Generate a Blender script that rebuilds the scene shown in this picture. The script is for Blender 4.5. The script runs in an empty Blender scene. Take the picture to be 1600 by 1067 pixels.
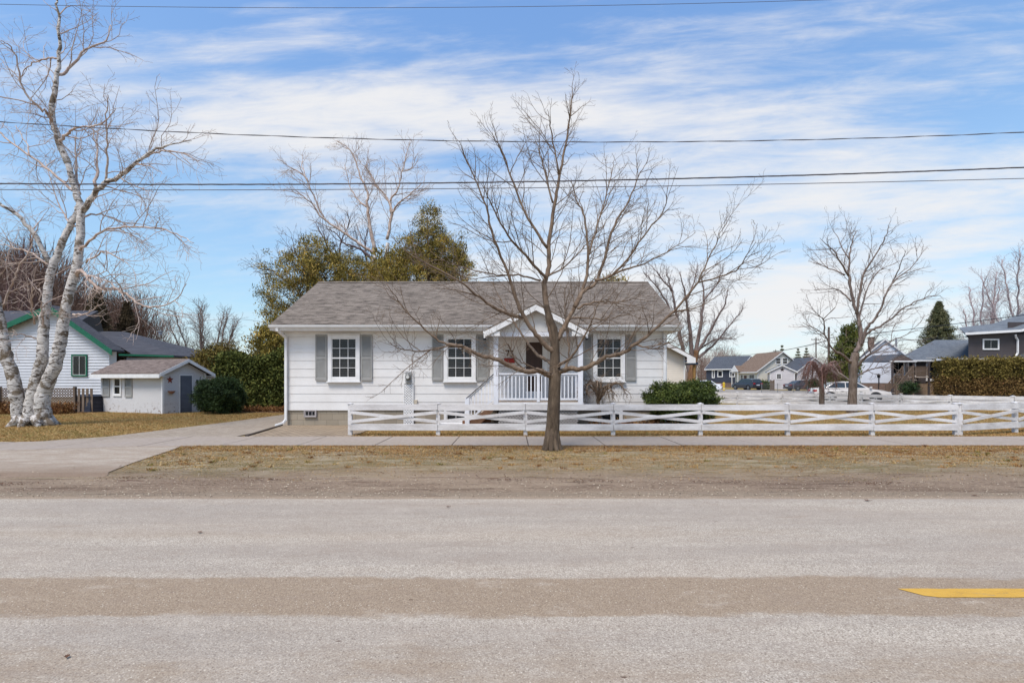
import bpy, math, random
import numpy as np
from mathutils import Vector, Matrix
random.seed(7); rng = np.random.default_rng(7)
scene = bpy.context.scene
COL = scene.collection
R = math.radians
# ------------------------------------------------------------------ camera
CAM_H, F, YH = 1.6, 800.0, 592.0
cam = bpy.data.cameras.new('camera'); camo = bpy.data.objects.new('camera', cam); COL.objects.link(camo)
camo.location = (0, 0, CAM_H); camo.rotation_euler = (R(90), 0, 0)
cam.sensor_width = 36; cam.lens = 18.0; cam.shift_y = (YH - 533.5) / 1600.0
cam.clip_start = 0.1; cam.clip_end = 3000
scene.camera = camo
# ------------------------------------------------------------------ light
SUN_EL, SUN_AZ = R(60), R(208)      # azimuth clockwise from +Y: behind the camera, to the left
sun = bpy.data.lights.new('sun', 'SUN'); suno = bpy.data.objects.new('sun', sun); COL.objects.link(suno)
sun.energy = 1.5; sun.angle = R(20); sun.color = (1, .93, .84)
sd = Vector((math.sin(SUN_AZ) * math.cos(SUN_EL), math.cos(SUN_AZ) * math.cos(SUN_EL), math.sin(SUN_EL)))
suno.rotation_euler = sd.to_track_quat('Z', 'Y').to_euler()
scene.view_settings.view_transform = 'Standard'; scene.view_settings.look = 'None'
scene.view_settings.exposure = 1.35; scene.view_settings.gamma = 1
scene.render.engine = 'CYCLES'
world = bpy.data.worlds.new('World'); scene.world = world; world.use_nodes = True
def build_world():
    nt = world.node_tree; N = nt.nodes; L = nt.links; N.clear()
    out = N.new('ShaderNodeOutputWorld'); bg = N.new('ShaderNodeBackground'); bg.inputs[1].default_value = .12
    sky = N.new('ShaderNodeTexSky'); sky.sky_type = 'NISHITA'; sky.sun_disc = False
    sky.sun_elevation = SUN_EL; sky.sun_rotation = SUN_AZ
    sky.air_density = 1.0; sky.dust_density = .6; sky.ozone_density = 2.2
    tc = N.new('ShaderNodeTexCoord'); sp = N.new('ShaderNodeSeparateXYZ'); L.new(tc.outputs['Generated'], sp.inputs[0])
    def M(op, a, b=None, c=None, clamp=False):
        n = N.new('ShaderNodeMath'); n.operation = op; n.use_clamp = clamp
        for i, v in enumerate((a, b, c)):
            if v is None: continue
            if isinstance(v, (int, float)): n.inputs[i].default_value = v
            else: L.new(v, n.inputs[i])
        return n.outputs[0]
    yy = M('MAXIMUM', M('ABSOLUTE', sp.outputs[1]), .22); az = M('DIVIDE', sp.outputs[0], yy); el = M('DIVIDE', sp.outputs[2], yy)
    def noise(sx, sy, seed, scale=1, detail=6, rough=.6, dist=0.0):
        cb = N.new('ShaderNodeCombineXYZ')
        L.new(M('MULTIPLY', az, sx), cb.inputs[0]); L.new(M('MULTIPLY', M('ADD', el, M('MULTIPLY', az, -.07)), sy), cb.inputs[1]); cb.inputs[2].default_value = seed
        n = N.new('ShaderNodeTexNoise'); n.inputs['Scale'].default_value = scale; n.inputs['Detail'].default_value = detail
        n.inputs['Roughness'].default_value = rough; n.inputs['Distortion'].default_value = dist
        L.new(cb.outputs[0], n.inputs['Vector']); return n.outputs[0]
    n1 = noise(1.5, 8, 3.3, detail=8, rough=.62, dist=.25); n2 = noise(4.5, 26, 8.1, detail=7, rough=.65, dist=.5); n3 = noise(1.1, 3.5, 5.7, detail=2)
    # cloud banks by compass direction and height above the horizon (px,py,half w,half h,weight)
    banks = [(760,195,560,48,.85),(1120,175,330,55,.6),(460,150,260,30,.55),(420,215,280,32,.5),(350,88,60,14,.35),
             (120,260,360,90,.25),(1430,250,330,40,.5),(1350,318,130,20,.45),(1300,440,520,70,.85),(1020,330,240,50,.25),(1500,370,260,60,.45),
             (560,60,200,26,.28),(1100,300,500,70,.3),(700,300,500,50,.25),(1150,520,500,60,.6),(150,120,200,30,.12),(560,380,240,50,.3),(850,400,200,60,.35)]
    tot = None
    for (px, py, sw, sh, w) in banks:
        u = (px - 800) / F; v = (YH - py) / F
        da = M('MULTIPLY', M('SUBTRACT', az, u), F / sw); de = M('MULTIPLY', M('SUBTRACT', el, v), F / sh)
        q = M('ADD', M('MULTIPLY', da, da), M('MULTIPLY', de, de))
        g = M('MULTIPLY', M('EXPONENT', M('MULTIPLY', q, -1.0)), w)
        tot = g if tot is None else M('ADD', tot, g)
    # elsewhere on the dome: thin streaks everywhere
    dens = M('ADD', M('ADD', M('MULTIPLY', tot, .80), M('MULTIPLY', M('SUBTRACT', n1, .5), 2.3)), M('MULTIPLY', M('SUBTRACT', n2, .5), 1.15))
    dens = M('ADD', dens, M('MULTIPLY', M('SUBTRACT', n3, .5), .5))
    mr = N.new('ShaderNodeMapRange'); mr.interpolation_type = 'SMOOTHSTEP'
    mr.inputs['From Min'].default_value = -.12; mr.inputs['From Max'].default_value = 1.05
    L.new(dens, mr.inputs['Value'])
    k = M('MULTIPLY', mr.outputs[0], .93)
    tint = N.new('ShaderNodeMix'); tint.data_type = 'RGBA'; tint.blend_type = 'MULTIPLY'; tint.inputs[0].default_value = 1
    rp = N.new('ShaderNodeValToRGB'); L.new(sp.outputs[2], rp.inputs[0]); e = rp.color_ramp.elements
    while len(e) < len(SKY_TINT): e.new(.5)
    for i, (p, c) in enumerate(SKY_TINT): e[i].position = p; e[i].color = c + (1,)
    L.new(sky.outputs[0], tint.inputs[6]); L.new(rp.outputs[0], tint.inputs[7])
    mx = N.new('ShaderNodeMix'); mx.data_type = 'RGBA'
    L.new(k, mx.inputs[0]); L.new(tint.outputs[2], mx.inputs[6]); mx.inputs[7].default_value = CLOUD
    L.new(mx.outputs[2], bg.inputs[0]); L.new(bg.outputs[0], out.inputs[0])
SKY_TINT = [(0, (.42,.44,.52)), (.12, (.52,.55,.54)), (.3, (.70,.73,.69)), (.6, (.71,.82,.89))]; CLOUD = (2.95, 2.92, 2.92, 1)
build_world()
# ------------------------------------------------------------------ helpers
def P(px, py, d): return Vector(((px - 800) * d / F, d, CAM_H + (YH - py) * d / F))
def G(px, py):
    d = CAM_H * F / (py - YH); return Vector(((px - 800) * d / F, d, 0))
def lin(c): return c / 12.92 if c <= .04045 else ((c + .055) / 1.055) ** 2.4
def S(r, g, b, k=1.0): return tuple(lin(v / 255.0) * k for v in (r, g, b)) + (1,)
def SG(r, g, b, k=1.0):
    c = S(r, g, b, k*1.38); return (c[0]*1.055, c[1]*1.005, c[2]*.87, 1)
class NT:
    def __init__(s, name):
        s.m = bpy.data.materials.new(name); s.m.use_nodes = True; s.t = s.m.node_tree; s.N = s.t.nodes; s.L = s.t.links
        s.b = s.N['Principled BSDF']; s._c = None
    def coord(s):
        if not s._c: s._c = s.N.new('ShaderNodeTexCoord').outputs['Object']
        return s._c
    def map(s, sc=(1,1,1), rot=(0,0,0), loc=(0,0,0)):
        m = s.N.new('ShaderNodeMapping'); m.inputs['Scale'].default_value = sc; m.inputs['Rotation'].default_value = rot; m.inputs['Location'].default_value = loc
        s.L.new(s.coord(), m.inputs[0]); return m.outputs[0]
    def noise(s, scale, detail=4, rough=.55, sc=(1,1,1), dist=0., loc=(0,0,0)):
        n = s.N.new('ShaderNodeTexNoise'); n.inputs['Scale'].default_value = scale; n.inputs['Detail'].default_value = detail
        n.inputs['Roughness'].default_value = rough; n.inputs['Distortion'].default_value = dist
        s.L.new(s.map(sc, loc=loc), n.inputs['Vector']); return n.outputs[0]
    def voro(s, scale, sc=(1,1,1), feature='F1', out='Distance'):
        n = s.N.new('ShaderNodeTexVoronoi'); n.feature = feature; n.inputs['Scale'].default_value = scale
        s.L.new(s.map(sc), n.inputs['Vector']); return n.outputs[out]
    def ramp(s, f, stops, interp='LINEAR'):
        r = s.N.new('ShaderNodeValToRGB'); r.color_ramp.interpolation = interp; e = r.color_ramp.elements
        while len(e) < len(stops): e.new(.5)
        for i, (p, c) in enumerate(stops): e[i].position = p; e[i].color = c if len(c) == 4 else tuple(c) + (1,)
        s.L.new(f, r.inputs[0]); return r.outputs[0]
    def g(s, v): return (v, v, v, 1)
    def mix(s, f, a, b, mode='MIX'):
        m = s.N.new('ShaderNodeMix'); m.data_type = 'RGBA'; m.blend_type = mode
        for i, v in ((0, f), (6, a), (7, b)):
            if isinstance(v, (int, float)): m.inputs[i].default_value = v
            elif isinstance(v, tuple): m.inputs[i].default_value = v
            else: s.L.new(v, m.inputs[i])
        return m.outputs[2]
    def math(s, op, a, b=None, clamp=False):
        n = s.N.new('ShaderNodeMath'); n.operation = op; n.use_clamp = clamp
        for i, v in enumerate((a, b)):
            if v is None: continue
            if isinstance(v, (int, float)): n.inputs[i].default_value = v
            else: s.L.new(v, n.inputs[i])
        return n.outputs[0]
    def xyz(s):
        sp = s.N.new('ShaderNodeSeparateXYZ'); s.L.new(s.coord(), sp.inputs[0]); return sp.outputs
    def fin(s, color=None, rough=.8, bump=None, bs=.3, bd=.02, spec=.3, metal=0.):
        if color is not None:
            if isinstance(color, tuple): s.b.inputs['Base Color'].default_value = color
            else: s.L.new(color, s.b.inputs['Base Color'])
        s.b.inputs['Roughness'].default_value = rough; s.b.inputs['Specular IOR Level'].default_value = spec; s.b.inputs['Metallic'].default_value = metal
        if bump is not None:
            b = s.N.new('ShaderNodeBump'); b.inputs['Strength'].default_value = bs; b.inputs['Distance'].default_value = bd
            s.L.new(bump, b.inputs['Height']); s.L.new(b.outputs[0], s.b.inputs['Normal'])
        return s.m
def simple(name, c1, c2=None, scale=6, rough=.6, bump=.15, bd=.01, stretch=(1,1,1), spec=.3, metal=0., fine=60):
    n = NT(name); c2 = c2 or tuple(v * .82 for v in c1[:3]) + (1,)
    a = n.noise(scale, 5, .6, stretch); f = n.noise(fine, 3, .6, stretch)
    col = n.ramp(n.math('ADD', n.math('MULTIPLY', a, .7), n.math('MULTIPLY', f, .3)), [(.35, c2), (.62, c1)])
    return n.fin(col, rough, f, bump, bd, spec, metal)
class MB:
    def __init__(s): s.v = []; s.f = []; s.n = 0; s.M = None
    def add(s, vs, fs):
        a = np.array([tuple(v) for v in vs] if not isinstance(vs, np.ndarray) else vs, dtype=float).reshape(-1, 3)
        if s.M is not None:
            m = np.array(s.M); a = a @ m[:3, :3].T + m[:3, 3]
        s.v.append(a); n = s.n; s.f.extend([tuple(i + n for i in f) for f in fs]); s.n += len(a); return s
    def box(s, x0, x1, y0, y1, z0, z1):
        return s.add([(x0,y0,z0),(x1,y0,z0),(x1,y1,z0),(x0,y1,z0),(x0,y0,z1),(x1,y0,z1),(x1,y1,z1),(x0,y1,z1)],
              [(0,3,2,1),(4,5,6,7),(0,1,5,4),(1,2,6,5),(2,3,7,6),(3,0,4,7)])
    def poly(s, pts): return s.add(pts, [tuple(range(len(pts)))])
    def prism(s, pts, vec):
        n = len(pts); vec = Vector(vec); p = [Vector(q) for q in pts]; q = [a + vec for a in p]
        return s.add(p + q, [tuple(range(n))[::-1], tuple(range(n, 2*n))] + [(i, (i+1) % n, n + (i+1) % n, n + i) for i in range(n)])
    def beam(s, a, b, w, h, up=(0,0,1)):
        a = Vector(a); b = Vector(b); t = (b - a).normalized(); sd_ = t.cross(Vector(up))
        if sd_.length < 1e-4: sd_ = t.cross(Vector((0,1,0)))
        sd_.normalize(); u = sd_.cross(t).normalized(); x = sd_ * w / 2; z = u * h / 2
        return s.add([a-x-z, a+x-z, a+x+z, a-x+z, b-x-z, b+x-z, b+x+z, b-x+z], [(0,1,2,3),(7,6,5,4),(0,4,5,1),(1,5,6,2),(2,6,7,3),(3,7,4,0)])
    def tube(s, pts, rad, sides=6, cap=True):
        p = np.array([tuple(q) for q in pts], float); n = len(p)
        r = np.array(rad, float) if hasattr(rad, '__len__') else np.full(n, float(rad))
        t = np.gradient(p, axis=0); t /= (np.linalg.norm(t, axis=1, keepdims=True) + 1e-9)
        mt = t.mean(0); ref = np.array([0, 1., 0]) if abs(mt[2]) > .7 * np.linalg.norm(mt) else np.array([0, 0, 1.])
        u = np.cross(t, ref); u /= (np.linalg.norm(u, axis=1, keepdims=True) + 1e-9); w = np.cross(u, t)
        a = np.linspace(0, 2*np.pi, sides, endpoint=False)
        ring = p[:, None] + r[:, None, None] * (np.cos(a)[None, :, None] * u[:, None] + np.sin(a)[None, :, None] * w[:, None])
        fs = []
        for i in range(n - 1):
            for j in range(sides):
                k = (j + 1) % sides; fs.append((i*sides+j, i*sides+k, (i+1)*sides+k, (i+1)*sides+j))
        if cap: fs += [tuple(range(sides))[::-1], tuple((n-1)*sides + j for j in range(sides))]
        return s.add(ring.reshape(-1, 3), fs)
    def lathe(s, c, prof, sides=16, axis='z'):
        vs = []
        for (r, z) in prof:
            for j in range(sides):
                a = 2*math.pi*j/sides
                q = (r*math.cos(a), r*math.sin(a), z) if axis == 'z' else ((r*math.cos(a), z, r*math.sin(a)) if axis == 'y' else (z, r*math.cos(a), r*math.sin(a)))
                vs.append(Vector(c) + Vector(q))
        n = len(prof); fs = [(i*sides+j, i*sides+(j+1) % sides, (i+1)*sides+(j+1) % sides, (i+1)*sides+j) for i in range(n-1) for j in range(sides)]
        fs += [tuple(range(sides))[::-1], tuple((n-1)*sides+j for j in range(sides))]
        return s.add(vs, fs)
    def build(s, name, mat, parent=None, smooth=False, bevel=0, tone=None):
        v = np.concatenate(s.v) if s.v else np.zeros((0, 3))
        off = ORG.get(parent.name, Vector()) if parent else Vector()
        v = v - np.array(off)
        me = bpy.data.meshes.new(name); me.from_pydata(v.tolist(), [], s.f); me.update()
        if smooth: me.polygons.foreach_set('use_smooth', [True] * len(me.polygons))
        me.materials.append(mat); o = bpy.data.objects.new(name, me); COL.objects.link(o)
        if parent: o.parent = parent; ORG[o.name] = off
        if bevel:
            b = o.modifiers.new('bevel', 'BEVEL'); b.width = bevel; b.segments = 2; b.limit_method = 'ANGLE'; b.angle_limit = R(35)
        return o
ORG = {}
def tag(o, label, cat=None, group=None, kind=None):
    if label: o['label'] = label
    if cat: o['category'] = cat
    if group: o['group'] = group
    if kind: o['kind'] = kind
    return o
def thing(name, label, cat, loc=(0,0,0), group=None, rot=0, local=False):
    o = bpy.data.objects.new(name, None); COL.objects.link(o); o.location = loc; o.rotation_euler = (0, 0, rot); o.empty_display_size = .3
    ORG[o.name] = Vector((0,0,0)) if local else Vector(loc)
    return tag(o, label, cat, group)
def raw_mesh(name, v, faces_n, mat, parent=None, tone=None):
    """v: (N*k,3) vertices, every k of them one face"""
    off = ORG.get(parent.name, Vector()) if parent else Vector(); v = v - np.array(off)
    k = faces_n; nf = len(v) // k
    me = bpy.data.meshes.new(name); me.vertices.add(len(v)); me.vertices.foreach_set('co', v.astype(np.float32).ravel())
    me.loops.add(len(v)); me.loops.foreach_set('vertex_index', np.arange(len(v), dtype=np.int32))
    me.polygons.add(nf); me.polygons.foreach_set('loop_start', np.arange(0, len(v), k, dtype=np.int32))
    me.update(calc_edges=True); me.validate()
    if tone is not None:
        at = me.attributes.new('tone', 'FLOAT', 'POINT'); at.data.foreach_set('value', np.repeat(tone, k).astype(np.float32))
    me.materials.append(mat); o = bpy.data.objects.new(name, me); COL.objects.link(o)
    if parent: o.parent = parent; ORG[o.name] = off
    return o
def tone_mat(name, stops, rough=.7, trans=.0):
    n = NT(name); a = n.N.new('ShaderNodeAttribute'); a.attribute_name = 'tone'
    col = n.ramp(a.outputs['Fac'], stops); n.fin(col, rough, spec=.2)
    if trans:
        tr = n.N.new('ShaderNodeBsdfTranslucent'); n.L.new(col, tr.inputs[0]); ms = n.N.new('ShaderNodeMixShader'); ms.inputs[0].default_value = trans
        n.L.new(n.b.outputs[0], ms.inputs[1]); n.L.new(tr.outputs[0], ms.inputs[2]); n.L.new(ms.outputs[0], n.N['Material Output'].inputs[0])
    return n.m
def unit(a): return a / (np.linalg.norm(a, axis=-1, keepdims=True) + 1e-9)
def leaves(name, mat, parent, cl, per, size, spread, aspect=.5, droop=0., tj=.35, up=0.):
    """sprays of leaf-sized faces round clump centres cl (N,3)"""
    N = len(cl); n = N * per
    c = np.repeat(cl, per, 0) + rng.normal(0, 1, (n, 3)) * spread * np.array([1, 1, .8])
    d = unit(rng.normal(0, 1, (n, 3)) + np.array([0, 0, up - droop])); s_ = unit(np.cross(d, rng.normal(0, 1, (n, 3))))
    L = size * rng.uniform(.6, 1.4, (n, 1)); W = L * aspect
    v = np.stack([c, c + d*L*.5 + s_*W*.5, c + d*L, c + d*L*.5 - s_*W*.5], 1).reshape(-1, 3)
    ct = rng.uniform(0, 1, N); t = np.clip(np.repeat(ct, per) * (1 - tj) + rng.uniform(0, 1, n) * tj, 0, 1)
    return raw_mesh(name, v, 4, mat, parent, t)
def ell(c, r, n, shell=.55, flat=None):
    d = unit(rng.normal(0, 1, (n, 3))); k = rng.uniform(shell, 1, (n, 1)) ** .6
    lump = 1 + .16*np.sin(d[:, :1]*5 + c[0]) + .12*np.sin(d[:, 2:]*7 + d[:, 1:2]*6 + c[1])
    return np.array(c) + d * k * lump * np.array(r)
# --- branch growth
def cr(pts, per=4, jit=0.):
    p = [np.array(tuple(q), float) for q in pts]
    if len(p) < 3: return [p[0] + (p[-1]-p[0])*i/per for i in range(per+1)]
    p = [2*p[0]-p[1]] + p + [2*p[-1]-p[-2]]; out = []
    for i in range(1, len(p)-2):
        for j in range(per):
            t = j/per
            q = .5*((2*p[i]) + (-p[i-1]+p[i+1])*t + (2*p[i-1]-5*p[i]+4*p[i+1]-p[i+2])*t*t + (-p[i-1]+3*p[i]-3*p[i+1]+p[i+2])*t**3)
            out.append(q + rng.normal(0, jit, 3) if jit else q)
    out.append(p[-2]); return out
class TP:   # twig parameters
    def __init__(s, dens=(2.2, 5, 8), length=(1.3, .5, .22), ang=(48, 50, 50), rad=(.022, .008, .004), trop=(.10, .06, .03), wob=.16, start=.2, maxl=3, tip=.003, seg=(7, 5, 3)):
        s.dens = dens; s.len = length; s.ang = ang; s.rad = rad; s.trop = trop; s.wob = wob; s.start = start; s.maxl = maxl; s.tip = tip; s.seg = seg
def spawn(mb, pts, rad, lvl, T):
    if lvl >= T.maxl: return
    p = np.array(pts); seg = np.linalg.norm(np.diff(p, axis=0), axis=1); cum = np.concatenate([[0], np.cumsum(seg)]); L = cum[-1]
    st = T.start if lvl == 0 else .12
    n = int(L * (1-st) * T.dens[lvl] + rng.random())
    for q in range(n):
        t = st + (1-st) * (q + rng.random()) / max(n, 1); s_ = min(t, .985) * L
        i = min(int(np.searchsorted(cum, s_)) - 1, len(seg)-1); i = max(i, 0); f = (s_-cum[i]) / (seg[i]+1e-9)
        o = p[i] + (p[i+1]-p[i])*f; tg = (p[i+1]-p[i])/(seg[i]+1e-9); r = rad[i] + (rad[min(i+1, len(rad)-1)]-rad[i])*f
        pr = np.cross(tg, rng.normal(0, 1, 3)); pr /= np.linalg.norm(pr)+1e-9
        a = R(T.ang[lvl] * rng.uniform(.65, 1.25)); d = tg*math.cos(a) + pr*math.sin(a)
        ll = T.len[lvl] * rng.uniform(.45, 1.25) * (1.30 - .85*t); m = T.seg[lvl]; cp = [o]
        for k in range(m):
            d = d + rng.normal(0, T.wob, 3) + np.array([0, 0, T.trop[lvl]]); d /= np.linalg.norm(d); cp.append(cp[-1] + d*ll/m)
        r0 = min(r*.7, T.rad[lvl]*rng.uniform(.7, 1.15)); rr = np.linspace(r0, max(T.tip, r0*.3), m+1)
        mb.tube(cp, rr, 4 if lvl == 0 else 3, cap=False)
        spawn(mb, cp, rr, lvl+1, T)
def limb(mb, d, pts, w0, w1, dd=0., T=None, per=4, sides=7, jit=.0, d0=0.):
    """limb through photo directions at distance d, drifting dd metres in depth towards its tip; widths in px"""
    n = len(pts); k = [P(x, y, d + d0 + (dd - d0) * (i/(n-1))) for i, (x, y) in enumerate(pts)]
    c = cr(k, per, jit); rad = np.linspace(w0/2, w1/2, len(c)) * d / F
    mb.tube(c, rad, sides)
    if T: spawn(mb, c, rad, 0, T)
    return c, rad
# ------------------------------------------------------------------ ground
def flat(name, pts, z, mat, label=None, kind='structure', cat=None, th=0):
    b = MB()
    if th: b.prism([(x, y, z - th) for x, y in pts], (0, 0, th))
    else: b.poly([(x, y, z) for x, y in pts])
    o = b.build(name, mat); tag(o, label, cat, None, kind); return o
# far grass and earth
n = NT('tan_lawn'); a = n.noise(.35, 6, .6); f = n.noise(9, 6, .7); g_ = n.noise(60, 3, .7); w = n.noise(2.2, 5, .6)
c = n.ramp(f, [(.3, SG(112,88,52,.62)), (.5, SG(158,132,80,.62)), (.72, SG(192,168,112,.62))])
c = n.mix(n.ramp(w, [(.42, n.g(0)), (.62, n.g(.6))]), c, SG(118,122,62,.55))
c = n.mix(n.ramp(g_, [(.3, n.g(.5)), (.6, n.g(0))]), c, SG(80,60,40,.6))
M_LAWN = n.fin(c, .95, g_, .8, .04)
flat('ground', [(-700,-60),(700,-60),(700,1100),(-700,1100)], 0, M_LAWN, 'dry tan lawn and open ground around the houses')
# road
n = NT('road_asphalt'); xyz = n.xyz(); st = n.voro(85); st2 = n.voro(24); fine_ = n.noise(110, 4, .75); big = n.noise(.6, 6, .6, (.35, 1.2, 1))
vc = n.voro(120, out='Color'); sv = n.N.new('ShaderNodeSeparateColor'); n.L.new(vc, sv.inputs[0])
grit = n.ramp(sv.outputs[0], [(0, SG(134,125,120,.64)), (.3, SG(166,157,151,.66)), (.75, SG(186,178,172,.66)), (1, SG(212,204,198,.66))])
grit = n.mix(n.ramp(fine_, [(.36, n.g(.55)), (.52, n.g(0))]), grit, SG(104,94,88,.6))
base = n.mix(n.ramp(big, [(.35, n.g(0)), (.7, n.g(.5))]), grit, SG(184,168,156,.56)); pol = n.noise(.35, 7, .7, (.25, 2.6, 1)); base = n.mix(n.ramp(pol, [(.42, n.g(.5)), (.56, n.g(0))]), base, SG(160,150,146,.54))
base = n.mix(n.ramp(n.noise(7, 6, .8, (.7,1.3,1)), [(.60, n.g(0)), (.72, n.g(.4))]), base, SG(140,126,116,.52))
ag = n.voro(46, out='Color'); sa = n.N.new('ShaderNodeSeparateColor'); n.L.new(ag, sa.inputs[0]); agd = n.voro(46)
spot = n.math('MULTIPLY', n.ramp(agd, [(.16, n.g(1)), (.30, n.g(0))]), n.ramp(sa.outputs[0], [(.60, n.g(0)), (.72, n.g(.75))]))
spot2 = n.math('MULTIPLY', n.ramp(agd, [(.14, n.g(1)), (.26, n.g(0))]), n.ramp(sa.outputs[1], [(.70, n.g(0)), (.8, n.g(.8))]))
mott = n.noise(2.8, 8, .8, (.6,1.4,1))
# sand lying in bands between the wheel tracks
def band(y0, y1, soft, amp):
    wob = n.math('MULTIPLY', n.math('SUBTRACT', n.noise(1.3, 9, .78, (.5, 1.4, 1)), .5), amp)
    y = n.math('ADD', xyz[1], wob)
    u = n.math('MULTIPLY', n.math('SUBTRACT', y, y0), 1/soft, True); v = n.math('MULTIPLY', n.math('SUBTRACT', y1, y), 1/soft, True)
    return n.math('MULTIPLY', u, v)
sand = n.mix(.5, n.ramp(sv.outputs[1], [(0, SG(132,112,96,.498)), (.5, SG(166,146,128,.498)), (1, SG(205,188,170,.498))]), n.ramp(fine_, [(.3, SG(128,108,92,.481)), (.65, SG(180,160,142,.498))]))
b1 = n.math('MULTIPLY', band(3.42, 4.13, .05, .42), .88)
b2 = n.math('MULTIPLY', band(5.05, 5.45, .15, .9), n.ramp(n.noise(.5, 5, .6, (.4, 1, 1)), [(.45, n.g(0)), (.65, n.g(.5))]))
b3 = n.math('MULTIPLY', band(6.78, 8.2, .05, .10), .9)
b4 = n.math('MULTIPLY', band(-1, 3.1, .25, 1.3), n.ramp(n.noise(1.2, 6, .7, (.4, 1, 1)), [(.42, n.g(0)), (.62, n.g(.75))]))
for b_ in (b1, b2, b3, b4): base = n.mix(b_, base, sand)
base = n.mix(spot, base, SG(116,102,94,.52)); base = n.mix(spot2, base, SG(222,214,206,.6)); base = n.mix(n.ramp(mott, [(.38, n.g(.3)), (.48, n.g(0))]), base, SG(152,136,126,.56)); base = n.mix(n.ramp(mott, [(.55, n.g(0)), (.68, n.g(.35))]), base, SG(206,196,190,.58))
pb = n.ramp(n.noise(1.5, 4, .6, (.5,1.6,1)), [(.66, n.g(0)), (.72, n.g(.35))])
base = n.mix(pb, base, SG(140,118,104,.6))
base = n.mix(n.ramp(n.voro(3.1, (.6,1.3,1)), [(.022, n.g(.85)), (.04, n.g(0))]), base, SG(92,66,54,.5))
M_ROAD = n.fin(base, .9, n.math('ADD', n.math('MULTIPLY', st, .8), fine_), .35, .008, spec=.25)
flat('road', [(-260, .2), (260, .2), (260, 6.95), (-260, 6.95)], .008, M_ROAD, 'grey dusty asphalt road with tan sand bands')
# yellow line
n = NT('yellow_paint'); w = n.noise(5, 6, .75, (.7,1.6,1)); f = n.noise(90, 3, .7)
c = n.ramp(n.math('ADD', n.math('MULTIPLY', w, .6), n.math('MULTIPLY', f, .4)), [(.33, SG(150,122,80,.6)), (.44, SG(216,170,72,.52)), (.75, SG(230,186,86,.54))])
c = n.mix(n.ramp(n.voro(120), [(.10, n.g(.8)), (.2, n.g(0))]), c, SG(150,134,112,.55)); c = n.mix(n.ramp(n.noise(11, 6, .8, (.4,2,1)), [(.60, n.g(0)), (.66, n.g(.8))]), c, SG(160,142,118,.55))
M_YEL = n.fin(c, .7, f, .4, .006)
y0, y1 = 3.73, 3.885; x0 = 603*3.88/800; top = []; bot = []
b = MB(); pts = [(x0, y1), (x0+.1, y0+.03)]
for i in range(1, 60): pts.append((x0+.1+i*.09, y0 + random.uniform(-.004, .004)))
pts += [(x0+5.6, y0), (x0+5.6, y1)]
for i in range(59, 0, -1): pts.append((x0+.05+i*.09, y1 + random.uniform(-.004, .004)))
b.poly([(x, y, .012) for x, y in pts]); tag(b.build('road_marking', M_YEL), 'worn yellow centre line dash painted on the asphalt road', 'road marking', None, 'structure')
# verge: packed dirt by the road turning into dead grass
n = NT('verge_dirt'); xyz = n.xyz(); f = n.noise(22, 6, .75); fi = n.noise(85, 4, .75); w = n.noise(1.5, 6, .7, (.6,1.4,1)); w2 = n.noise(4, 6, .7, (.35,1.3,1))
dirt = n.ramp(f, [(.3, SG(106,84,70,.6)), (.5, SG(150,128,112,.6)), (.7, SG(186,166,150,.6))])
dirt = n.mix(n.ramp(fi, [(.32, n.g(.75)), (.5, n.g(0))]), dirt, SG(84,64,54,.55))
dirt = n.mix(n.ramp(fi, [(.62, n.g(0)), (.72, n.g(.5))]), dirt, SG(214,200,190,.6))
thatch = n.ramp(n.noise(40, 5, .8, (.6,1.6,1)), [(.3, SG(96,76,54,.6)), (.5, SG(152,130,96,.62)), (.72, SG(192,176,148,.62))])
thatch = n.mix(n.ramp(w2, [(.5, n.g(0)), (.66, n.g(.55))]), thatch, SG(128,124,92,.6))
yy = n.math('ADD', xyz[1], n.math('MULTIPLY', n.math('SUBTRACT', w, .5), 2.6))
patch = n.noise(.55, 6, .7, (.5,1.5,1)); dirt = n.mix(n.ramp(patch, [(.4, n.g(0)), (.62, n.g(.55))]), dirt, SG(196,176,158,.6))
thatch = n.mix(n.ramp(patch, [(.35, n.g(.55)), (.52, n.g(0))]), thatch, SG(120,116,84,.58)); pale = n.noise(3.2, 7, .75, (.4,1.3,1))
thatch = n.mix(n.ramp(pale, [(.48, n.g(0)), (.6, n.g(.6))]), thatch, SG(196,184,166,.58))
k = n.math('MULTIPLY', n.math('SUBTRACT', yy, 8.0), 1/1.2, True)
c = n.mix(k, dirt, thatch)
leafm = n.math('MULTIPLY', n.ramp(w2, [(.60, n.g(0)), (.68, n.g(.8))]), n.math('MULTIPLY', n.math('SUBTRACT', 8.6, xyz[1]), 2.0, True))
leafm = n.math('MULTIPLY', leafm, n.math('MULTIPLY', n.math('SUBTRACT', xyz[1], 7.5), 3.0, True))
edge_ = n.math('MULTIPLY', n.math('SUBTRACT', 7.3, n.math('ADD', xyz[1], n.math('MULTIPLY', n.math('SUBTRACT', w2, .5), .5))), 6.0, True)
c = n.mix(leafm, c, SG(112,72,58,.5)); c = n.mix(n.math('MULTIPLY', edge_, .75), c, n.ramp(fi, [(.35, SG(150,132,118,.58)), (.6, SG(184,168,152,.58))]))
rut = n.math('MULTIPLY', n.ramp(n.noise(2.6, 7, .75, (.22,2.2,1)), [(.55, n.g(0)), (.62, n.g(.65))]), n.math('MULTIPLY', n.math('SUBTRACT', 8.9, xyz[1]), 1.6, True)); c = n.mix(rut, c, SG(108,84,72,.52))
M_VERGE = n.fin(c, .95, n.math('ADD', f, fi), .9, .03)
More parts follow.
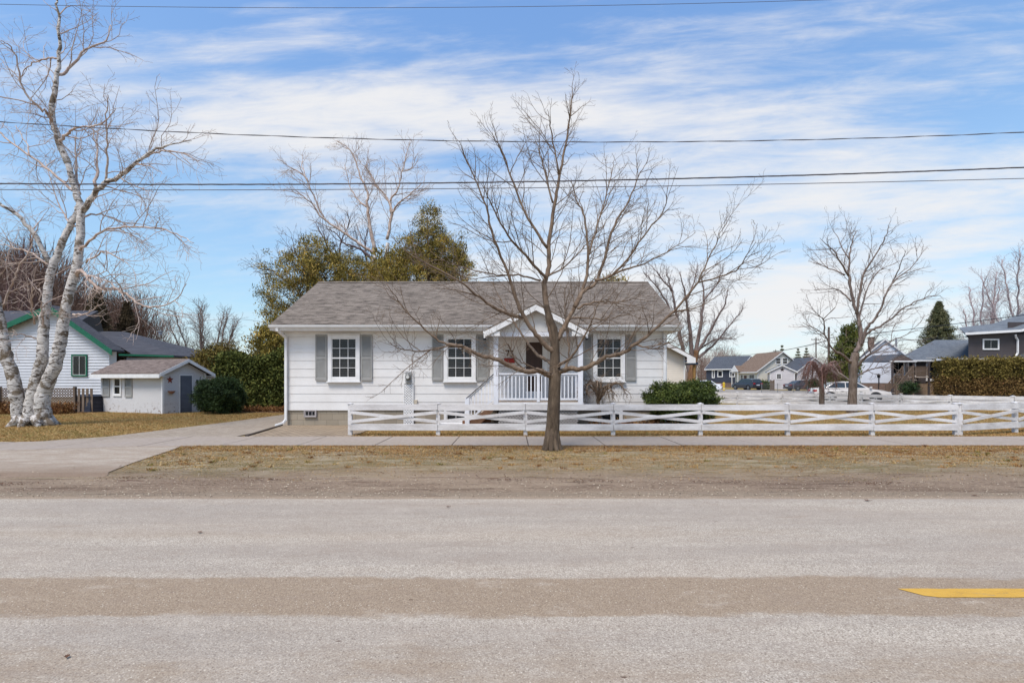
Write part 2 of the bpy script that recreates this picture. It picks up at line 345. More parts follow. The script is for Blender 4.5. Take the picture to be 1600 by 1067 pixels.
# verge sheet with a real swell
b = MB(); nx, ny = 150, 26; vs = []; fs = []
def verge_z(x, y):
    t = (y - 6.95) / (12.22 - 6.95)
    q = min(1, max(0, (x + 7.3)/1.3)); return .006 + q*.05*math.sin(math.pi*min(1, max(0, t))) * (.6+.4*math.sin(x*.7+y)) + q*.012*math.sin(x*5.1+y*3)*math.sin(y*4.7)*min(1, 4*t)*min(1, 4*(1-t))
for j in range(ny+1):
    y = 6.95 + (12.22-6.95)*j/ny
    for i in range(nx+1):
        x = -30 + 70*i/nx; vs.append((x, y, verge_z(x, y)))
fs = [(j*(nx+1)+i, j*(nx+1)+i+1, (j+1)*(nx+1)+i+1, (j+1)*(nx+1)+i) for j in range(ny) for i in range(nx)]
b.add(vs, fs); tag(b.build('verge', M_VERGE, smooth=True), 'brown dirt and dead grass verge along the road', None, None, 'structure')
flat('shoulder', [(-260,6.6),(260,6.6),(260,12.1),(-260,12.1)], .004, M_VERGE, 'packed earth road shoulder running out of view')
# concrete
n = NT('pavement_concrete'); f = n.noise(70, 5, .7); w = n.noise(.9, 5, .6); m_ = n.noise(9, 5, .7)
c = n.ramp(m_, [(.3, SG(186,172,166,.396)), (.6, SG(206,193,189,.409))]); c = n.mix(n.ramp(f, [(.3, n.g(.4)), (.55, n.g(0))]), c, SG(150,136,128,.396))
c = n.mix(n.ramp(w, [(.4, n.g(0)), (.7, n.g(.4))]), c, SG(190,176,160,.396)); M_CONC = n.fin(c, .9, f, .3, .006)
far_e = lambda x: 12.8 if x < -11.5 else (12.9 + (x+11.5)/2.5*1.17 if x < -9 else 14.07)
near_e = lambda x: 11.15 if x < -11.5 else (11.15 + (x+11.5)/3.5*1.07 if x < -8 else 12.22)
slabs = MB(); x = -60.0
while x < 70:
    nx_ = x + 1.83; g2 = .012; sl = .32
    slabs.prism([(x+g2, near_e(x), -.05), (nx_-g2, near_e(nx_), -.05), (nx_-g2, far_e(nx_), -.05), (x+g2, far_e(x), -.05)], (0, 0, .05 + .028 + random.uniform(-.003, .003)))
    x = nx_
tag(slabs.build('pavement', M_CONC, bevel=.006), 'pale concrete sidewalk with cut joints between verge and fence', None, None, 'structure')
M_JOINT = simple('joint_dirt', SG(110,92,78,.330), scale=20, rough=.95)
flat('pavement_bed', [(-60, 11.1), (-11.5, 11.1), (-8, 12.18), (70, 12.18), (70, 14.1), (-9, 14.1), (-11.5, 12.85), (-60, 12.85)], .012, M_JOINT, 'dirt bed showing in the sidewalk joints')
# driveway
n = NT('driveway_paver'); br = n.N.new('ShaderNodeTexBrick'); n.L.new(n.map((1,1,1), (0,0,R(90))), br.inputs['Vector'])
br.inputs['Scale'].default_value = 1; br.inputs['Brick Width'].default_value = .22; br.inputs['Row Height'].default_value = .11; br.inputs['Mortar Size'].default_value = .006
br.inputs['Color1'].default_value = SG(176,162,152,.452); br.inputs['Color2'].default_value = SG(192,180,170,.468); br.inputs['Mortar'].default_value = SG(124,108,96,.390)
w = n.noise(1.1, 5, .6); f = n.noise(50, 4, .7)
c0_ = n.mix(n.ramp(n.noise(5, 6, .75), [(.4, n.g(.35)), (.55, n.g(0))]), br.outputs[0], SG(150,134,120,.42))
c = n.mix(n.ramp(w, [(.4, n.g(0)), (.7, n.g(.3))]), c0_, SG(196,186,178,.484)); M_PAVER = n.fin(c, .9, n.math('ADD', br.outputs['Fac'], n.math('MULTIPLY', f, -.3)), .4, -.01)
flat('driveway', [(-10.15, 34), (-10.15, 22.5), (-10.4, 19), (-10.8, 16), (-11.1, 14), (-11.9, 13.2), (-11.9, 12.7), (-8.5, 13.9), (-7.6, 14.02), (-7.6, 34)], .020, M_PAVER, 'pale concrete paver driveway beside the white house')
n = NT('tan_paver'); br = n.N.new('ShaderNodeTexBrick'); n.L.new(n.map((1,1,1)), br.inputs['Vector'])
br.inputs['Scale'].default_value = 1; br.inputs['Brick Width'].default_value = .24; br.inputs['Row Height'].default_value = .16; br.inputs['Mortar Size'].default_value = .012
br.inputs['Color1'].default_value = SG(172,154,136,.452); br.inputs['Color2'].default_value = SG(196,178,160,.468); br.inputs['Mortar'].default_value = SG(104,86,68,.390)
f = n.noise(40, 4, .7); M_TAN = n.fin(n.mix(n.ramp(f, [(.3, n.g(.4)), (.6, n.g(0))]), br.outputs[0], SG(140,122,104,.429)), .9, br.outputs['Fac'], .5, -.012)
flat('paved_pad', [(-7.25, 14.09), (-4.42, 14.09), (-4.42, 17.48), (-7.75, 17.48)], .024, M_TAN, 'tan brick paver pad in front of the foundation')
tag(MB().beam((-7.32,14.1,.03), (-7.82,17.4,.03), .07, .05).build('edging_board', simple('weathered_wood', SG(96,82,72,.468), scale=8)), 'thin dark edging board between the paver pad and driveway', 'edging')
n = NT('apron_gravel'); f = n.noise(60, 5, .8); w = n.noise(1.0, 6, .65, (.6,1.2,1)); xyz = n.xyz()
c = n.ramp(f, [(.3, SG(160,146,136,.452)), (.5, SG(204,192,184,.484)), (.7, SG(224,214,206,.499))])
t = n.math('MULTIPLY', n.math('SUBTRACT', 9.9, n.math('ADD', xyz[1], n.math('MULTIPLY', n.math('SUBTRACT', w, .5), 3.0))), .55, True)
t = n.math('MAXIMUM', t, n.math('MULTIPLY', n.math('SUBTRACT', 9.1, xyz[1]), 2.0, True))
c = n.mix(t, c, SG(156,134,118,.468)); c = n.mix(n.ramp(f, [(.6, n.g(0)), (.7, n.g(.4))]), c, SG(110,92,80,.390))
c = n.mix(n.math('MULTIPLY', n.ramp(n.noise(3.4, 6, .7, (.4,1.5,1)), [(.58, n.g(0)), (.66, n.g(.8))]), n.math('MULTIPLY', n.math('SUBTRACT', 8.4, xyz[1]), 3, True)), c, SG(106,74,62,.390))
c = n.mix(n.ramp(n.noise(2.2, 7, .75, (.6,1.5,1)), [(.42, n.g(.6)), (.58, n.g(0))]), c, SG(168,148,134,.5)); c = n.mix(n.ramp(n.noise(38, 6, .85), [(.38, n.g(.7)), (.48, n.g(0))]), c, SG(128,110,98,.5))
M_APR = n.fin(c, .95, f, .6, .02)
random.seed(11)
edge = [(-7.85,12.2),(-7.65,11.6),(-7.5,10.9),(-7.3,10.2),(-7.15,9.6),(-6.95,9.0),(-6.8,8.65),(-6.7,8.5),(-6.6,8.2)]
b = MB(); vs = []; fs = []
for i, (ex, ey) in enumerate(edge):
    for x in np.linspace(-17, ex + random.uniform(-.04, .04), 24): vs.append((x, ey, max(verge_z(x, ey), verge_z(x, ey)) + .012))
fs = [((i+1)*24+j, (i+1)*24+j+1, i*24+j+1, i*24+j) for i in range(len(edge)-1) for j in range(23)]
r_ = len(edge)-1
for j in range(24): x, y, z = vs[r_*24+j]; vs[r_*24+j] = (x, y, .0)
b.add(vs, fs); tag(b.build('driveway_apron', M_APR, smooth=True), 'pale gravel driveway apron meeting the road', None, None, 'structure')
def apron_edge(y):
    ys = [e[1] for e in edge][::-1]; xs = [e[0] for e in edge][::-1]; return np.interp(y, ys, xs)
# side street behind the lot
M_STREET = simple('worn_asphalt', SG(196,190,190,.37), SG(176,168,166,.37), scale=.8, rough=.9, fine=25)
flat('side_street', [(12,36.5),(20,31),(26,26.5),(60,16),(90,16),(90,42),(60,43),(47,46),(45.6,60),(40,69),(33,78),(10,98),(-10,110),(-10,56)], .010, M_STREET, 'pale grey side street behind the corner lot')
# flower bed earth by the house
M_BED = simple('bed_mulch', SG(112,82,60,.55), SG(70,50,38,.5), scale=14, rough=.95, bump=.8, bd=.03, fine=60)
flat('flower_bed', [(-4.4,16.6),(-1.5,16.4),(5.4,16.3),(7.6,16.6),(7.4,18.2),(-4.4,17.45)], .010, M_BED, 'brown mulch bed against the foundation')
flat('leaf_bed', [(-30,22.2),(-24,22.6),(-19.6,24.6),(-19.6,25.4),(-30,25.4)], .010, M_BED, 'leaf covered bed in front of the wooden fence')
flat('hedge_bed', [(-15.0,24.6),(-10.3,24.2),(-10.3,30),(-15,30)], .010, M_BED, 'brown earth bed below the hedge')
# ------------------------------------------------------------------ grass blades
M_GRASS = tone_mat('grass_blade', [(0, SG(96,62,42,.58)), (.25, SG(150,106,64,.58)), (.5, SG(182,144,94,.58)), (.68, SG(206,178,134,.60)), (.82, SG(142,126,70,.56)), (1, SG(106,110,54,.54))], .9)
def blades(name, x, y, z, h, label, tone):
    n = len(x); a = rng.uniform(0, 2*np.pi, n); w = rng.uniform(.004, .009, n) * (h/.05)**.3
    ln = rng.normal(0, .9, (n, 2)) * h[:, None]
    b0 = np.stack([x - np.cos(a)*w, y - np.sin(a)*w, z], 1); b1 = np.stack([x + np.cos(a)*w, y + np.sin(a)*w, z], 1)
    tp = np.stack([x + ln[:, 0], y + ln[:, 1], z + h], 1)
    o = raw_mesh(name, np.stack([b0, b1, tp], 1).reshape(-1, 3), 3, M_GRASS, None, tone); return tag(o, label, 'grass', None, 'stuff')
def fbm(x, y, s=1.0):
    return .5 + .2*(np.sin(x*1.7*s + 2*np.sin(y*1.1*s)) + np.sin(y*3.1*s + x*.6*s)) * .6 + .12*np.sin(x*5.3*s+y*7.7*s) + .1*np.sin(x*11*s-y*9*s) * np.sin(y*13*s)
n_ = 210000; y = rng.uniform(7.9, 12.22, n_); x = rng.uniform(-1.15, 1.15, n_) * (y + .4)
dens = np.clip((y - 8.5)/2.6, 0.0, 1) ** 1.0 * (.55 + .8*(fbm(x, y)-.3)) + .06
dens = dens*np.clip(.35+1.3*(np.sin(x*2.3+np.sin(y*3+x))*.25+.5+.25*np.sin(x*.8+y*2)), .1, 1.2); dens = np.where(y > 11.1, 1, dens)
k = (rng.random(n_) < dens) & (x > apron_edge(y) + .03*rng.normal(0, 1, n_)); x, y = x[k], y[k]
z = np.array([verge_z(a, b) for a, b in zip(x, y)]); h = rng.uniform(.010, .034, len(x)) * (.6 + .5*(y-8)/4)
tn = np.clip(rng.normal(.38, .17, len(x)) + .5*np.clip(np.sin(x*.55+1.0)*np.sin(y*1.3+x*.2)-.35, 0, 1)*(y < 11.4) + .38*np.clip(fbm(x*.6+3, y*.9)-.5, -.2, 1) + .1*(11 - y)/3 + .25*np.exp(-((x+5.5)/2.3)**2)*(rng.random(len(x)) < .5), 0, 1)
blades('verge_grass', x, y, z, h, 'short dead grass thinning out across the verge', tn)
m_ = 260; cy = rng.uniform(8.9, 12.1, m_); cx = rng.uniform(-1.1, 1.1, m_)*cy; k = cx > apron_edge(cy) + .1; cx, cy = cx[k], cy[k]
x = np.repeat(cx, 34) + rng.normal(0, .035, len(cx)*34); y = np.repeat(cy, 34) + rng.normal(0, .03, len(cx)*34); y = np.minimum(y, 12.2)
blades('grass_tufts', x, y, np.array([verge_z(a, b) for a, b in zip(x, y)]), rng.uniform(.02, .062, len(x)), 'ragged tufts of dry grass scattered over the verge', np.clip(np.repeat(rng.uniform(.1, .95, len(cx)), 34) + rng.normal(0, .1, len(x)), 0, 1))
n_ = 60000; y = rng.uniform(14.07, 17.4, n_); x = rng.uniform(-4.5, 17, n_); k = (x < y*1.05) & ((y < 16.3) | (x > 7.6)); x, y = x[k], y[k]
blades('fence_grass', x, y, np.zeros(len(x)), rng.uniform(.02, .05, len(x)) * np.where(y < 14.8, 1.3, .9), 'dry grass strip under the white rail fence', np.clip(rng.normal(.48, .2, len(x)), 0, 1))
n_ = 70000; y = rng.uniform(17.4, 26.5, n_); x = rng.uniform(5.3, 27, n_); k = (x < y*1.05); x, y = x[k], y[k]
blades('yard_grass', x, y, np.zeros(len(x)), rng.uniform(.02, .05, len(x)), 'tan grass of the side yard between the two fences', np.clip(rng.normal(.5, .18, len(x)) + .15*(fbm(x, y)-.4), 0, 1))
n_ = 130000; y = rng.uniform(12.85, 24.5, n_); x = rng.uniform(-26, -10.2, n_); dl = -11.95 + np.clip((y-13)/9.5, 0, 1)**.5*1.85
k = (x > -y*1.06) & (x < dl) & (y < 24.3); x, y = x[k], y[k]
blades('lawn_grass', x, y, np.zeros(len(x)), rng.uniform(.02, .05, len(x)), 'dry tan and green grass on the left lawn', np.clip(rng.normal(.56, .2, len(x)) + .4*(fbm(x*.7, y*.7)-.45), 0, 1))
# fallen leaves, each one counted
M_LEAF = simple('dry_leaf', SG(122,84,62,.5), SG(84,54,42,.5), scale=30, rough=.8)
def leaf(px, py, s, label, a):
    g = G(px, py); t = thing('fallen_leaf', label, 'leaf', (g.x, g.y, .016), 'dead leaves on the ground', a, True)
    m = MB(); out = [(0,-.5,0),(.16,-.3,.05),(.42,-.25,.1),(.22,0,.06),(.35,.3,.12),(.1,.25,.04),(0,.55,.1),(-.1,.25,.04),(-.35,.3,.1),(-.22,0,.05),(-.42,-.25,.14),(-.16,-.3,.05)]
    m.prism([(x*s, y*s, z*s+.003) for x, y, z in out], (0,0,.003)); m.build('blade', M_LEAF, t)
    MB().tube([(0,-.5*s,.004),(0.05*s,-.9*s,.01)], .002, 4).build('stalk', M_LEAF, t)
leaf(312, 834, .045, 'dark brown leaf lying mid lane on the asphalt, left of the tree', 1.2)
leaf(105, 1030, .034, 'curled orange brown leaf nearest the camera at lower left', .5)
leaf(1355, 784, .07, 'dark leaf on the asphalt edge at the right', 1.4)
leaf(1522, 776, .06, 'orange leaf on the sandy shoulder at far right', .3)
leaf(700, 794, .04, 'tiny brown leaf on the asphalt below the fence gate', 2)
def litter():
    cs = [(-3.9, 8.0), (-6.1, 8.15), (-.1, 7.9), (3.2, 7.85), (1.2, 7.8), (-7.6,7.7), (5.5,7.75), (9.5, 8.1)]
    b = MB()
    cs = [(a, c, .28, .055, 70) for a, c in cs] + [(random.uniform(-7, 13), random.uniform(8.0, 11.9), .5, .2, 12) for _ in range(110)]
    for cx, cy, sx_, sy_, m in cs:
        for i in range(m):
            x = cx + random.gauss(0, sx_); y = cy + random.gauss(0, sy_); y = min(y, 12.15); s = random.uniform(.008, .02); a = random.random()*6.28
            z = verge_z(x, y) + .016
            b.add([(x+s*math.cos(a), y+s*math.sin(a), z), (x-s*math.sin(a)*.6, y+s*math.cos(a)*.6, z+.01*random.random()), (x-s*math.cos(a), y-s*math.sin(a), z), (x+s*math.sin(a)*.6, y-s*math.cos(a)*.6, z+.012*random.random())], [(0,1,2,3)])
    tag(b.build('leaf_litter', M_LEAF), 'drifts of crumbled brown leaves along the road shoulder', 'leaf litter', None, 'stuff')
litter()
k_ = 5200; px_ = rng.uniform(-14, 14, k_); py_ = 6.85 + np.abs(rng.normal(0, .75, k_)); r_ = rng.uniform(.004, .013, k_); V = []
for a_ in range(4):
    t0, t1 = a_*math.pi/2, (a_+1)*math.pi/2
    for sg_ in (1,):
        V.append(np.stack([np.stack([px_+r_*math.cos(t0), py_+r_*math.sin(t0), np.full(k_, .012)+verge_z(20, 8)*0], 1), np.stack([px_+r_*math.cos(t1), py_+r_*math.sin(t1), np.full(k_, .012)], 1), np.stack([px_, py_, .012+r_*.8], 1)], 1))
vz_ = np.array([verge_z(a, max(b, 6.95)) for a, b in zip(px_, py_)])
V = [v + np.stack([np.zeros(k_), np.zeros(k_), vz_], 1)[:, None, :] for v in V]
M_PEB = tone_mat('pebble', [(0, SG(104,90,80,.5)), (.5, SG(160,144,130,.55)), (1, SG(220,208,196,.6))], .9)
o = raw_mesh('loose_gravel', np.concatenate(V).reshape(-1, 3), 3, M_PEB, None, np.tile(rng.random(k_), 4)); tag(o, 'loose grit and small stones along the road edge', 'gravel', None, 'stuff')
# ------------------------------------------------------------------ building materials
M_WHITE = simple('white_siding', S(240,237,234,.84), S(226,221,216,.82), scale=.9, rough=.55, bump=.12, bd=.004, fine=50)
M_TRIM = simple('white_trim', S(242,240,238,.86), S(228,226,224,.85), scale=4, rough=.5, bump=.05)
M_FENCE = simple('white_fence_paint', S(240,236,234,.80), S(206,200,196,.74), scale=5, rough=.6, bump=.2, stretch=(.25,1,1), fine=70)
M_GREY = simple('grey_shutter', S(162,160,156,.90), S(146,144,140,.9), scale=3, rough=.6)
M_DARK = simple('dark_inside', (.012,.012,.014,1), (.008,.008,.01,1), rough=.9)
M_BLIND = simple('blind_slat', S(124,126,134,.55), scale=2, rough=.5)
def glass_mat(name, tint=(.02,.025,.03,1), alpha=.35):
    n = NT(name); n.b.inputs['Base Color'].default_value = tint; n.b.inputs['Roughness'].default_value = .03; n.b.inputs['Alpha'].default_value = alpha
    n.b.inputs['Specular IOR Level'].default_value = .6; return n.m
M_GLASS = glass_mat('window_glass'); M_CARGLASS = glass_mat('car_glass', (.03,.04,.045,1), .9)
def block_mat(name, c1, c2, mort, bw=.4, bh=.2):
    n = NT(name); br = n.N.new('ShaderNodeTexBrick'); cb = n.N.new('ShaderNodeCombineXYZ'); o = n.xyz()
    n.L.new(n.math('ADD', o[0], o[1]), cb.inputs[0]); n.L.new(o[2], cb.inputs[1]); n.L.new(cb.outputs[0], br.inputs['Vector'])
    br.inputs['Scale'].default_value = 1; br.inputs['Brick Width'].default_value = bw; br.inputs['Row Height'].default_value = bh; br.inputs['Mortar Size'].default_value = .006
    br.inputs['Color1'].default_value = c1; br.inputs['Color2'].default_value = c2; br.inputs['Mortar'].default_value = mort
    f = n.noise(45, 5, .7); w = n.noise(1.6, 4); c = n.mix(n.ramp(w, [(.4, n.g(0)), (.7, n.g(.3))]), br.outputs[0], c2)
    return n.fin(c, .9, n.math('ADD', n.math('MULTIPLY', br.outputs['Fac'], -1.0), n.math('MULTIPLY', f, .4)), .4, .008)
M_BLOCK = block_mat('tan_block', S(168,156,138,.85), S(152,140,122,.82), S(136,124,108,.75))
def shingle(name, c1, c2, c3, row=.14, swap=False, tab=.32):
    n = NT(name); o = n.xyz(); cb = n.N.new('ShaderNodeCombineXYZ')
    n.L.new(o[1] if swap else o[0], cb.inputs[0]); n.L.new(o[2], cb.inputs[1])
    br = n.N.new('ShaderNodeTexBrick'); n.L.new(cb.outputs[0], br.inputs['Vector']); br.inputs['Scale'].default_value = 1
    br.inputs['Brick Width'].default_value = tab; br.inputs['Row Height'].default_value = row*.45; br.inputs['Mortar Size'].default_value = .004; br.inputs['Bias'].default_value = 0; br.offset_frequency = 2; br.offset = .37
    br.inputs['Color1'].default_value = c1; br.inputs['Color2'].default_value = c2; br.inputs['Mortar'].default_value = c3
    # darker and paler tabs mixed along each course
    f = n.noise(1.0, 3, .6, (3.0, 1, 46) if not swap else (1, 3.0, 46)); g2 = n.noise(130, 3, .7); w = n.noise(.5, 4)
    c = n.mix(n.ramp(f, [(.48, n.g(0)), (.60, n.g(.7))]), br.outputs[0], c2); c = n.mix(n.ramp(f, [(.40, n.g(.75)), (.50, n.g(0))]), c, c3)
    c = n.mix(n.ramp(g2, [(.35, n.g(.35)), (.55, n.g(0))]), c, c3); c = n.mix(n.ramp(w, [(.45, n.g(0)), (.8, n.g(.25))]), c, c1)
    saw = n.math('FRACT', n.math('MULTIPLY', o[2], 1/(row*.45))); c = n.mix(n.ramp(saw, [(.0, n.g(.75)), (.22, n.g(0))]), c, c3)
    return n.fin(c, .95, n.math('ADD', n.math('MULTIPLY', saw, -1.0), n.math('MULTIPLY', br.outputs['Fac'], -.5)), .5, .012)
M_ROOF = shingle('brown_shingle', S(154,140,126,.48), S(190,174,158,.50), S(98,86,76,.42))
def laps(mb, y, z0, z1, h, xl, xr, t=.014):
    """lap boards facing -Y on plane y; xl,xr give the wall's ends at a height"""
    z = z0
    while z < z1 - .01:
        zt = min(z + h, z1); a, b, c, d = xl(z), xr(z), xr(zt), xl(zt)
        if b - a > .02:
            if c - d < .02: m_ = (c+d)/2; c = m_+.01; d = m_-.01
            mb.add([(a,y-t,z),(b,y-t,z),(c,y-.002,zt),(d,y-.002,zt),(a,y,z),(b,y,z)], [(0,1,2,3),(0,4,5,1),(0,3,4),(1,5,2)])
        z = zt
def place(M, fn):
    b = MB(); b.M = M; fn(b); return b
I4 = Matrix.Identity(4)
def window(parent, M, xc, y, zc, w, h, cols=3, rows=4, trim=.13, tm=None, dark=None, blind=True, mid=True, sill=True, pane_mat=None, label=None, dp=.07, sm=None):
    """window standing proud of wall plane y (faces -Y in the frame M); w,h of the glass opening"""
    tm = tm or M_TRIM; x0, x1, z0, z1 = xc-w/2, xc+w/2, zc-h/2, zc+h/2
    def fr(b):
        b.box(x0-trim, x0, y-dp, y, z0-trim, z1+trim); b.box(x1, x1+trim, y-dp, y, z0-trim, z1+trim)
        b.box(x0, x1, y-dp+.002, y, z1, z1+trim-.001); b.box(x0, x1, y-dp+.002, y, z0-trim+.001, z0)
    f = place(M, fr).build('window', tm, parent, bevel=.006)
    if label: f['label'] = label
    if sill: place(M, lambda b: b.box(x0-trim-.03, x1+trim+.03, y-dp-.03, y, z0-trim-.04, z0-trim)).build('sill', tm, f); place(M, lambda b: b.box(x0-trim-.02, x1+trim+.02, y-dp-.02, y, z1+trim, z1+trim+.03)).build('head_trim', tm, f)
    def sash(b):
        m = .016
        b.box(x0, x0+.025, y-dp+.02, y-.012, z0, z1); b.box(x1-.025, x1, y-dp+.02, y-.012, z0, z1)
        b.box(x0+.025, x1-.025, y-dp+.021, y-.012, z1-.025, z1); b.box(x0+.025, x1-.025, y-dp+.021, y-.012, z0, z0+.025)
        if mid: b.box(x0+.025, x1-.025, y-dp+.016, y-.013, zc-.022, zc+.022)
        for i in range(1, cols): xx = x0 + w*i/cols; b.box(xx-m/2, xx+m/2, y-dp+.024, y-.02, z0+.025, z1-.025)
        for j in range(1, rows):
            if mid and j*2 == rows: continue
            zz = z0 + h*j/rows; b.box(x0+.025, x1-.025, y-dp+.026, y-.022, zz-m/2, zz+m/2)
    place(M, sash).build('sash', sm or tm, f)
    if blind:
        def bl(b):
            z = z0 + .02
            while z < z1 - .02: b.add([(x0+.01, y-.016, z), (x1-.01, y-.016, z), (x1-.01, y-.006, z+.022), (x0+.01, y-.006, z+.022)], [(0,1,2,3)]); z += .058
        place(M, bl).build('blind', M_BLIND, f)
    place(M, lambda b: b.box(x0, x1, y-.004, y-.001, z0, z1)).build('recess', dark or M_DARK, f)
    place(M, lambda b: b.box(x0+.002, x1-.002, y-dp+.034, y-dp+.038, z0+.002, z1-.002)).build('pane', pane_mat or M_GLASS, f)
    return f
def shutter(parent, M, x0, x1, y, z0, z1, mat=None):
    def fn(b):
        b.box(x0, x0+.045, y-.045, y, z0, z1); b.box(x1-.045, x1, y-.045, y, z0, z1)
        zm = z0 + (z1-z0)*.49
        for a, c in ((z0, z0+.09), (zm-.04, zm+.04), (z1-.06, z1)): b.box(x0+.045, x1-.045, y-.044, y, a, c)
        z = z0 + .09
        while z < z1 - .06:
            if abs(z - zm) > .045: b.add([(x0+.045, y-.038, z), (x1-.045, y-.038, z), (x1-.045, y-.02, z+.028), (x0+.045, y-.02, z+.028)], [(0,1,2,3)])
            z += .03
        b.box(x0+.045, x1-.045, y-.018, y, z0+.09, z1-.06)
    return place(M, fn).build('shutter', mat or M_GREY, parent)
def lattice(b, x0, x1, y, z0, z1, s=.07, w=.035, t=.012):
    """diagonal strips both ways clipped to the rectangle, two layers"""
    for k, sg in enumerate((1, -1)):
        off = -(z1 - z0) - s
        while off < (x1 - x0) + (z1 - z0) + s:
            # x = x0+off + sg*(z-z0)
            def pt(o):
                res = []
                for z in (z0, z1):
                    pass
                a = x0 + o if sg == 1 else x0 + o
                za, zb = z0, z1; xa, xb = a, a + sg*(z1-z0)
                # clip in x
                def clip(xa, za, xb, zb):
                    for lim, side in ((x0, 0), (x1, 1)):
                        ina = xa >= lim if side == 0 else xa <= lim; inb = xb >= lim if side == 0 else xb <= lim
                        if not ina and not inb: return None
                        if not ina: tt = (lim-xa)/(xb-xa); xa, za = lim, za+(zb-za)*tt
                        elif not inb: tt = (lim-xa)/(xb-xa); xb, zb = lim, za+(zb-za)*tt
                    return xa, za, xb, zb
                return clip(xa, za, xb, zb)
            c = pt(off)
            if c and math.hypot(c[2]-c[0], c[3]-c[1]) > .04:
                b.beam((c[0], y - t*(k+.5) - .001*k, c[1]), (c[2], y - t*(k+.5) - .001*k, c[3]), t, w, up=(0,1,0)) if False else b.beam((c[0], y-t*(k+.5)-.001*k, c[1]), (c[2], y-t*(k+.5)-.001*k, c[3]), w, t, up=(0,1,0))
            off += s * 1.414 if False else s
# ------------------------------------------------------------------ main house
HX0, HX1, HY = -7.72, 5.25, 17.5; EY = 17.05; EZ = 3.42; RY = 21.3; RZ = 5.62; BY = 25.1; BE = 25.55
H = thing('white_house', 'single storey white house with grey shutters and brown shingle roof behind the white rail fence', 'house', (HX0, HY, 0))
WZ = 3.22; fz = .56
MB().box(HX0+.03, HX1-.03, HY+.03, BY-.03, -.1, fz).build('foundation', M_BLOCK, H)
slope = (RZ-EZ)/(RY-EY)
b = MB(); laps(b, HY, fz-.03, WZ, .283, lambda z: HX0, lambda z: HX1, .013)
b.box(HX0, HX1, HY, BY, fz-.02, WZ)
for xs in (HX0, HX1-.12): b.prism([(xs, HY, WZ), (xs, BY, WZ), (xs, RY, WZ + (RY-HY)*slope)], (.12, 0, 0))
for side, M in ((0, Matrix.Translation((HX0, BY, 0)) @ Matrix.Rotation(R(-90), 4, 'Z')), (1, Matrix.Translation((HX1, HY, 0)) @ Matrix.Rotation(R(90), 4, 'Z'))):
    b.M = M; ym = BY-RY if side == 0 else RY-HY; Lw = BY-HY
    laps(b, 0, fz-.03, WZ, .283, lambda z: 0, lambda z: Lw, .02)
    pk = WZ + (RY-HY)*slope
    laps(b, 0, WZ, pk-.05, .283, lambda z: (z-WZ)/(pk-WZ)*ym, lambda z: Lw - (z-WZ)/(pk-WZ)*(Lw-ym), .02)
b.M = None; b.build('wall', M_WHITE, H)
b = MB(); b.box(HX0-.03, HX0+.075, HY-.045, HY-.021, fz-.03, WZ); b.box(HX1-.075, HX1+.03, HY-.045, HY-.021, fz-.03, WZ)
b.box(HX0+.076, HX1-.076, HY-.034, HY-.021, WZ-.17, WZ-.001); b.build('corner_board', M_TRIM, H)
b = MB(); x0, x1 = -8.06, 5.67; th = .05
b.add([(x0,EY,EZ),(x1,EY,EZ),(x1,RY,RZ),(x0,RY,RZ),(x0,EY,EZ-th),(x1,EY,EZ-th),(x1,RY,RZ-th),(x0,RY,RZ-th),(x0,BE,EZ),(x1,BE,EZ),(x0,BE,EZ-th),(x1,BE,EZ-th)],
      [(0,1,2,3),(3,2,9,8),(0,4,5,1),(8,9,11,10),(0,3,7,4),(1,5,6,2),(3,8,10,7),(2,6,11,9),(4,7,6,5),(7,10,11,6)])
rf = b.build('roof', M_ROOF, H)
MB().prism([(x0+.01,RY-.13,RZ-.045),(x0+.01,RY,RZ+.035),(x0+.01,RY+.13,RZ-.045),(x0+.01,RY,RZ+.01)], (x1-x0-.02,0,0)).build('ridge_cap', M_ROOF, rf)
b = MB(); b.box(x0, x1, EY+.02, EY+.04, EZ-.2, EZ-.052); b.box(x0+.02, x1-.02, EY+.04, HY-.022, WZ-.012, WZ+.006)
b.box(x0+.02, HX0, HY-.022, BY, WZ-.012, WZ+.004); b.box(HX1, x1-.02, HY-.022, BY, WZ-.012, WZ+.004)
for xs in (x0-.005, x1-.02): 
    for (ya, za, yb, zb) in ((EY, EZ, RY, RZ), (BE, EZ, RY, RZ)): b.prism([(xs,ya,za-.052),(xs,yb,zb-.052),(xs,yb,zb-.22),(xs,ya,za-.21)], (.025,0,0))
b.build('fascia', M_TRIM, H)
# gutter: open K profile swept along the eave
gp_ = [(0,0),(.0,-.1),(-.07,-.1),(-.10,-.05),(-.11,0),(-.105,0),(-.095,-.048),(-.066,-.094),(-.006,-.094),(-.006,0)]
b = MB(); b.prism([(x0-.02, EY+.018+a, EZ-.03+z) for a, z in gp_], (x1-x0+.04,0,0)); b.build('gutter', M_TRIM, H)
def downspout(x, kick):
    b = MB(); yw = HY-.085
    pts = [(x-.12, EY-.03, EZ-.13), (x-.12, EY-.01, EZ-.2), (x, yw, EZ-.42), (x, yw, .22), (x+kick*.06, yw-.06, .12), (x+kick*.30, yw-.16, .03)]
    for a, c in zip(pts[:-1], pts[1:]): b.beam(a, c, .085, .07)
    for q in pts[1:-1]: b.box(q[0]-.044, q[0]+.044, q[1]-.038, q[1]+.038, q[2]-.035, q[2]+.035)
    b.build('downspout', M_TRIM, H, bevel=.008)
downspout(HX0+.03, -1)
b = MB(); b.beam((HX1-.06,HY-.085,EZ-.2),(HX1-.06,HY-.085,.1), .085, .07); b.build('downspout', M_TRIM, H, bevel=.008)
def wx(px): return (px-800)*HY/F
def wz(py): return CAM_H+(YH-py)*HY/F
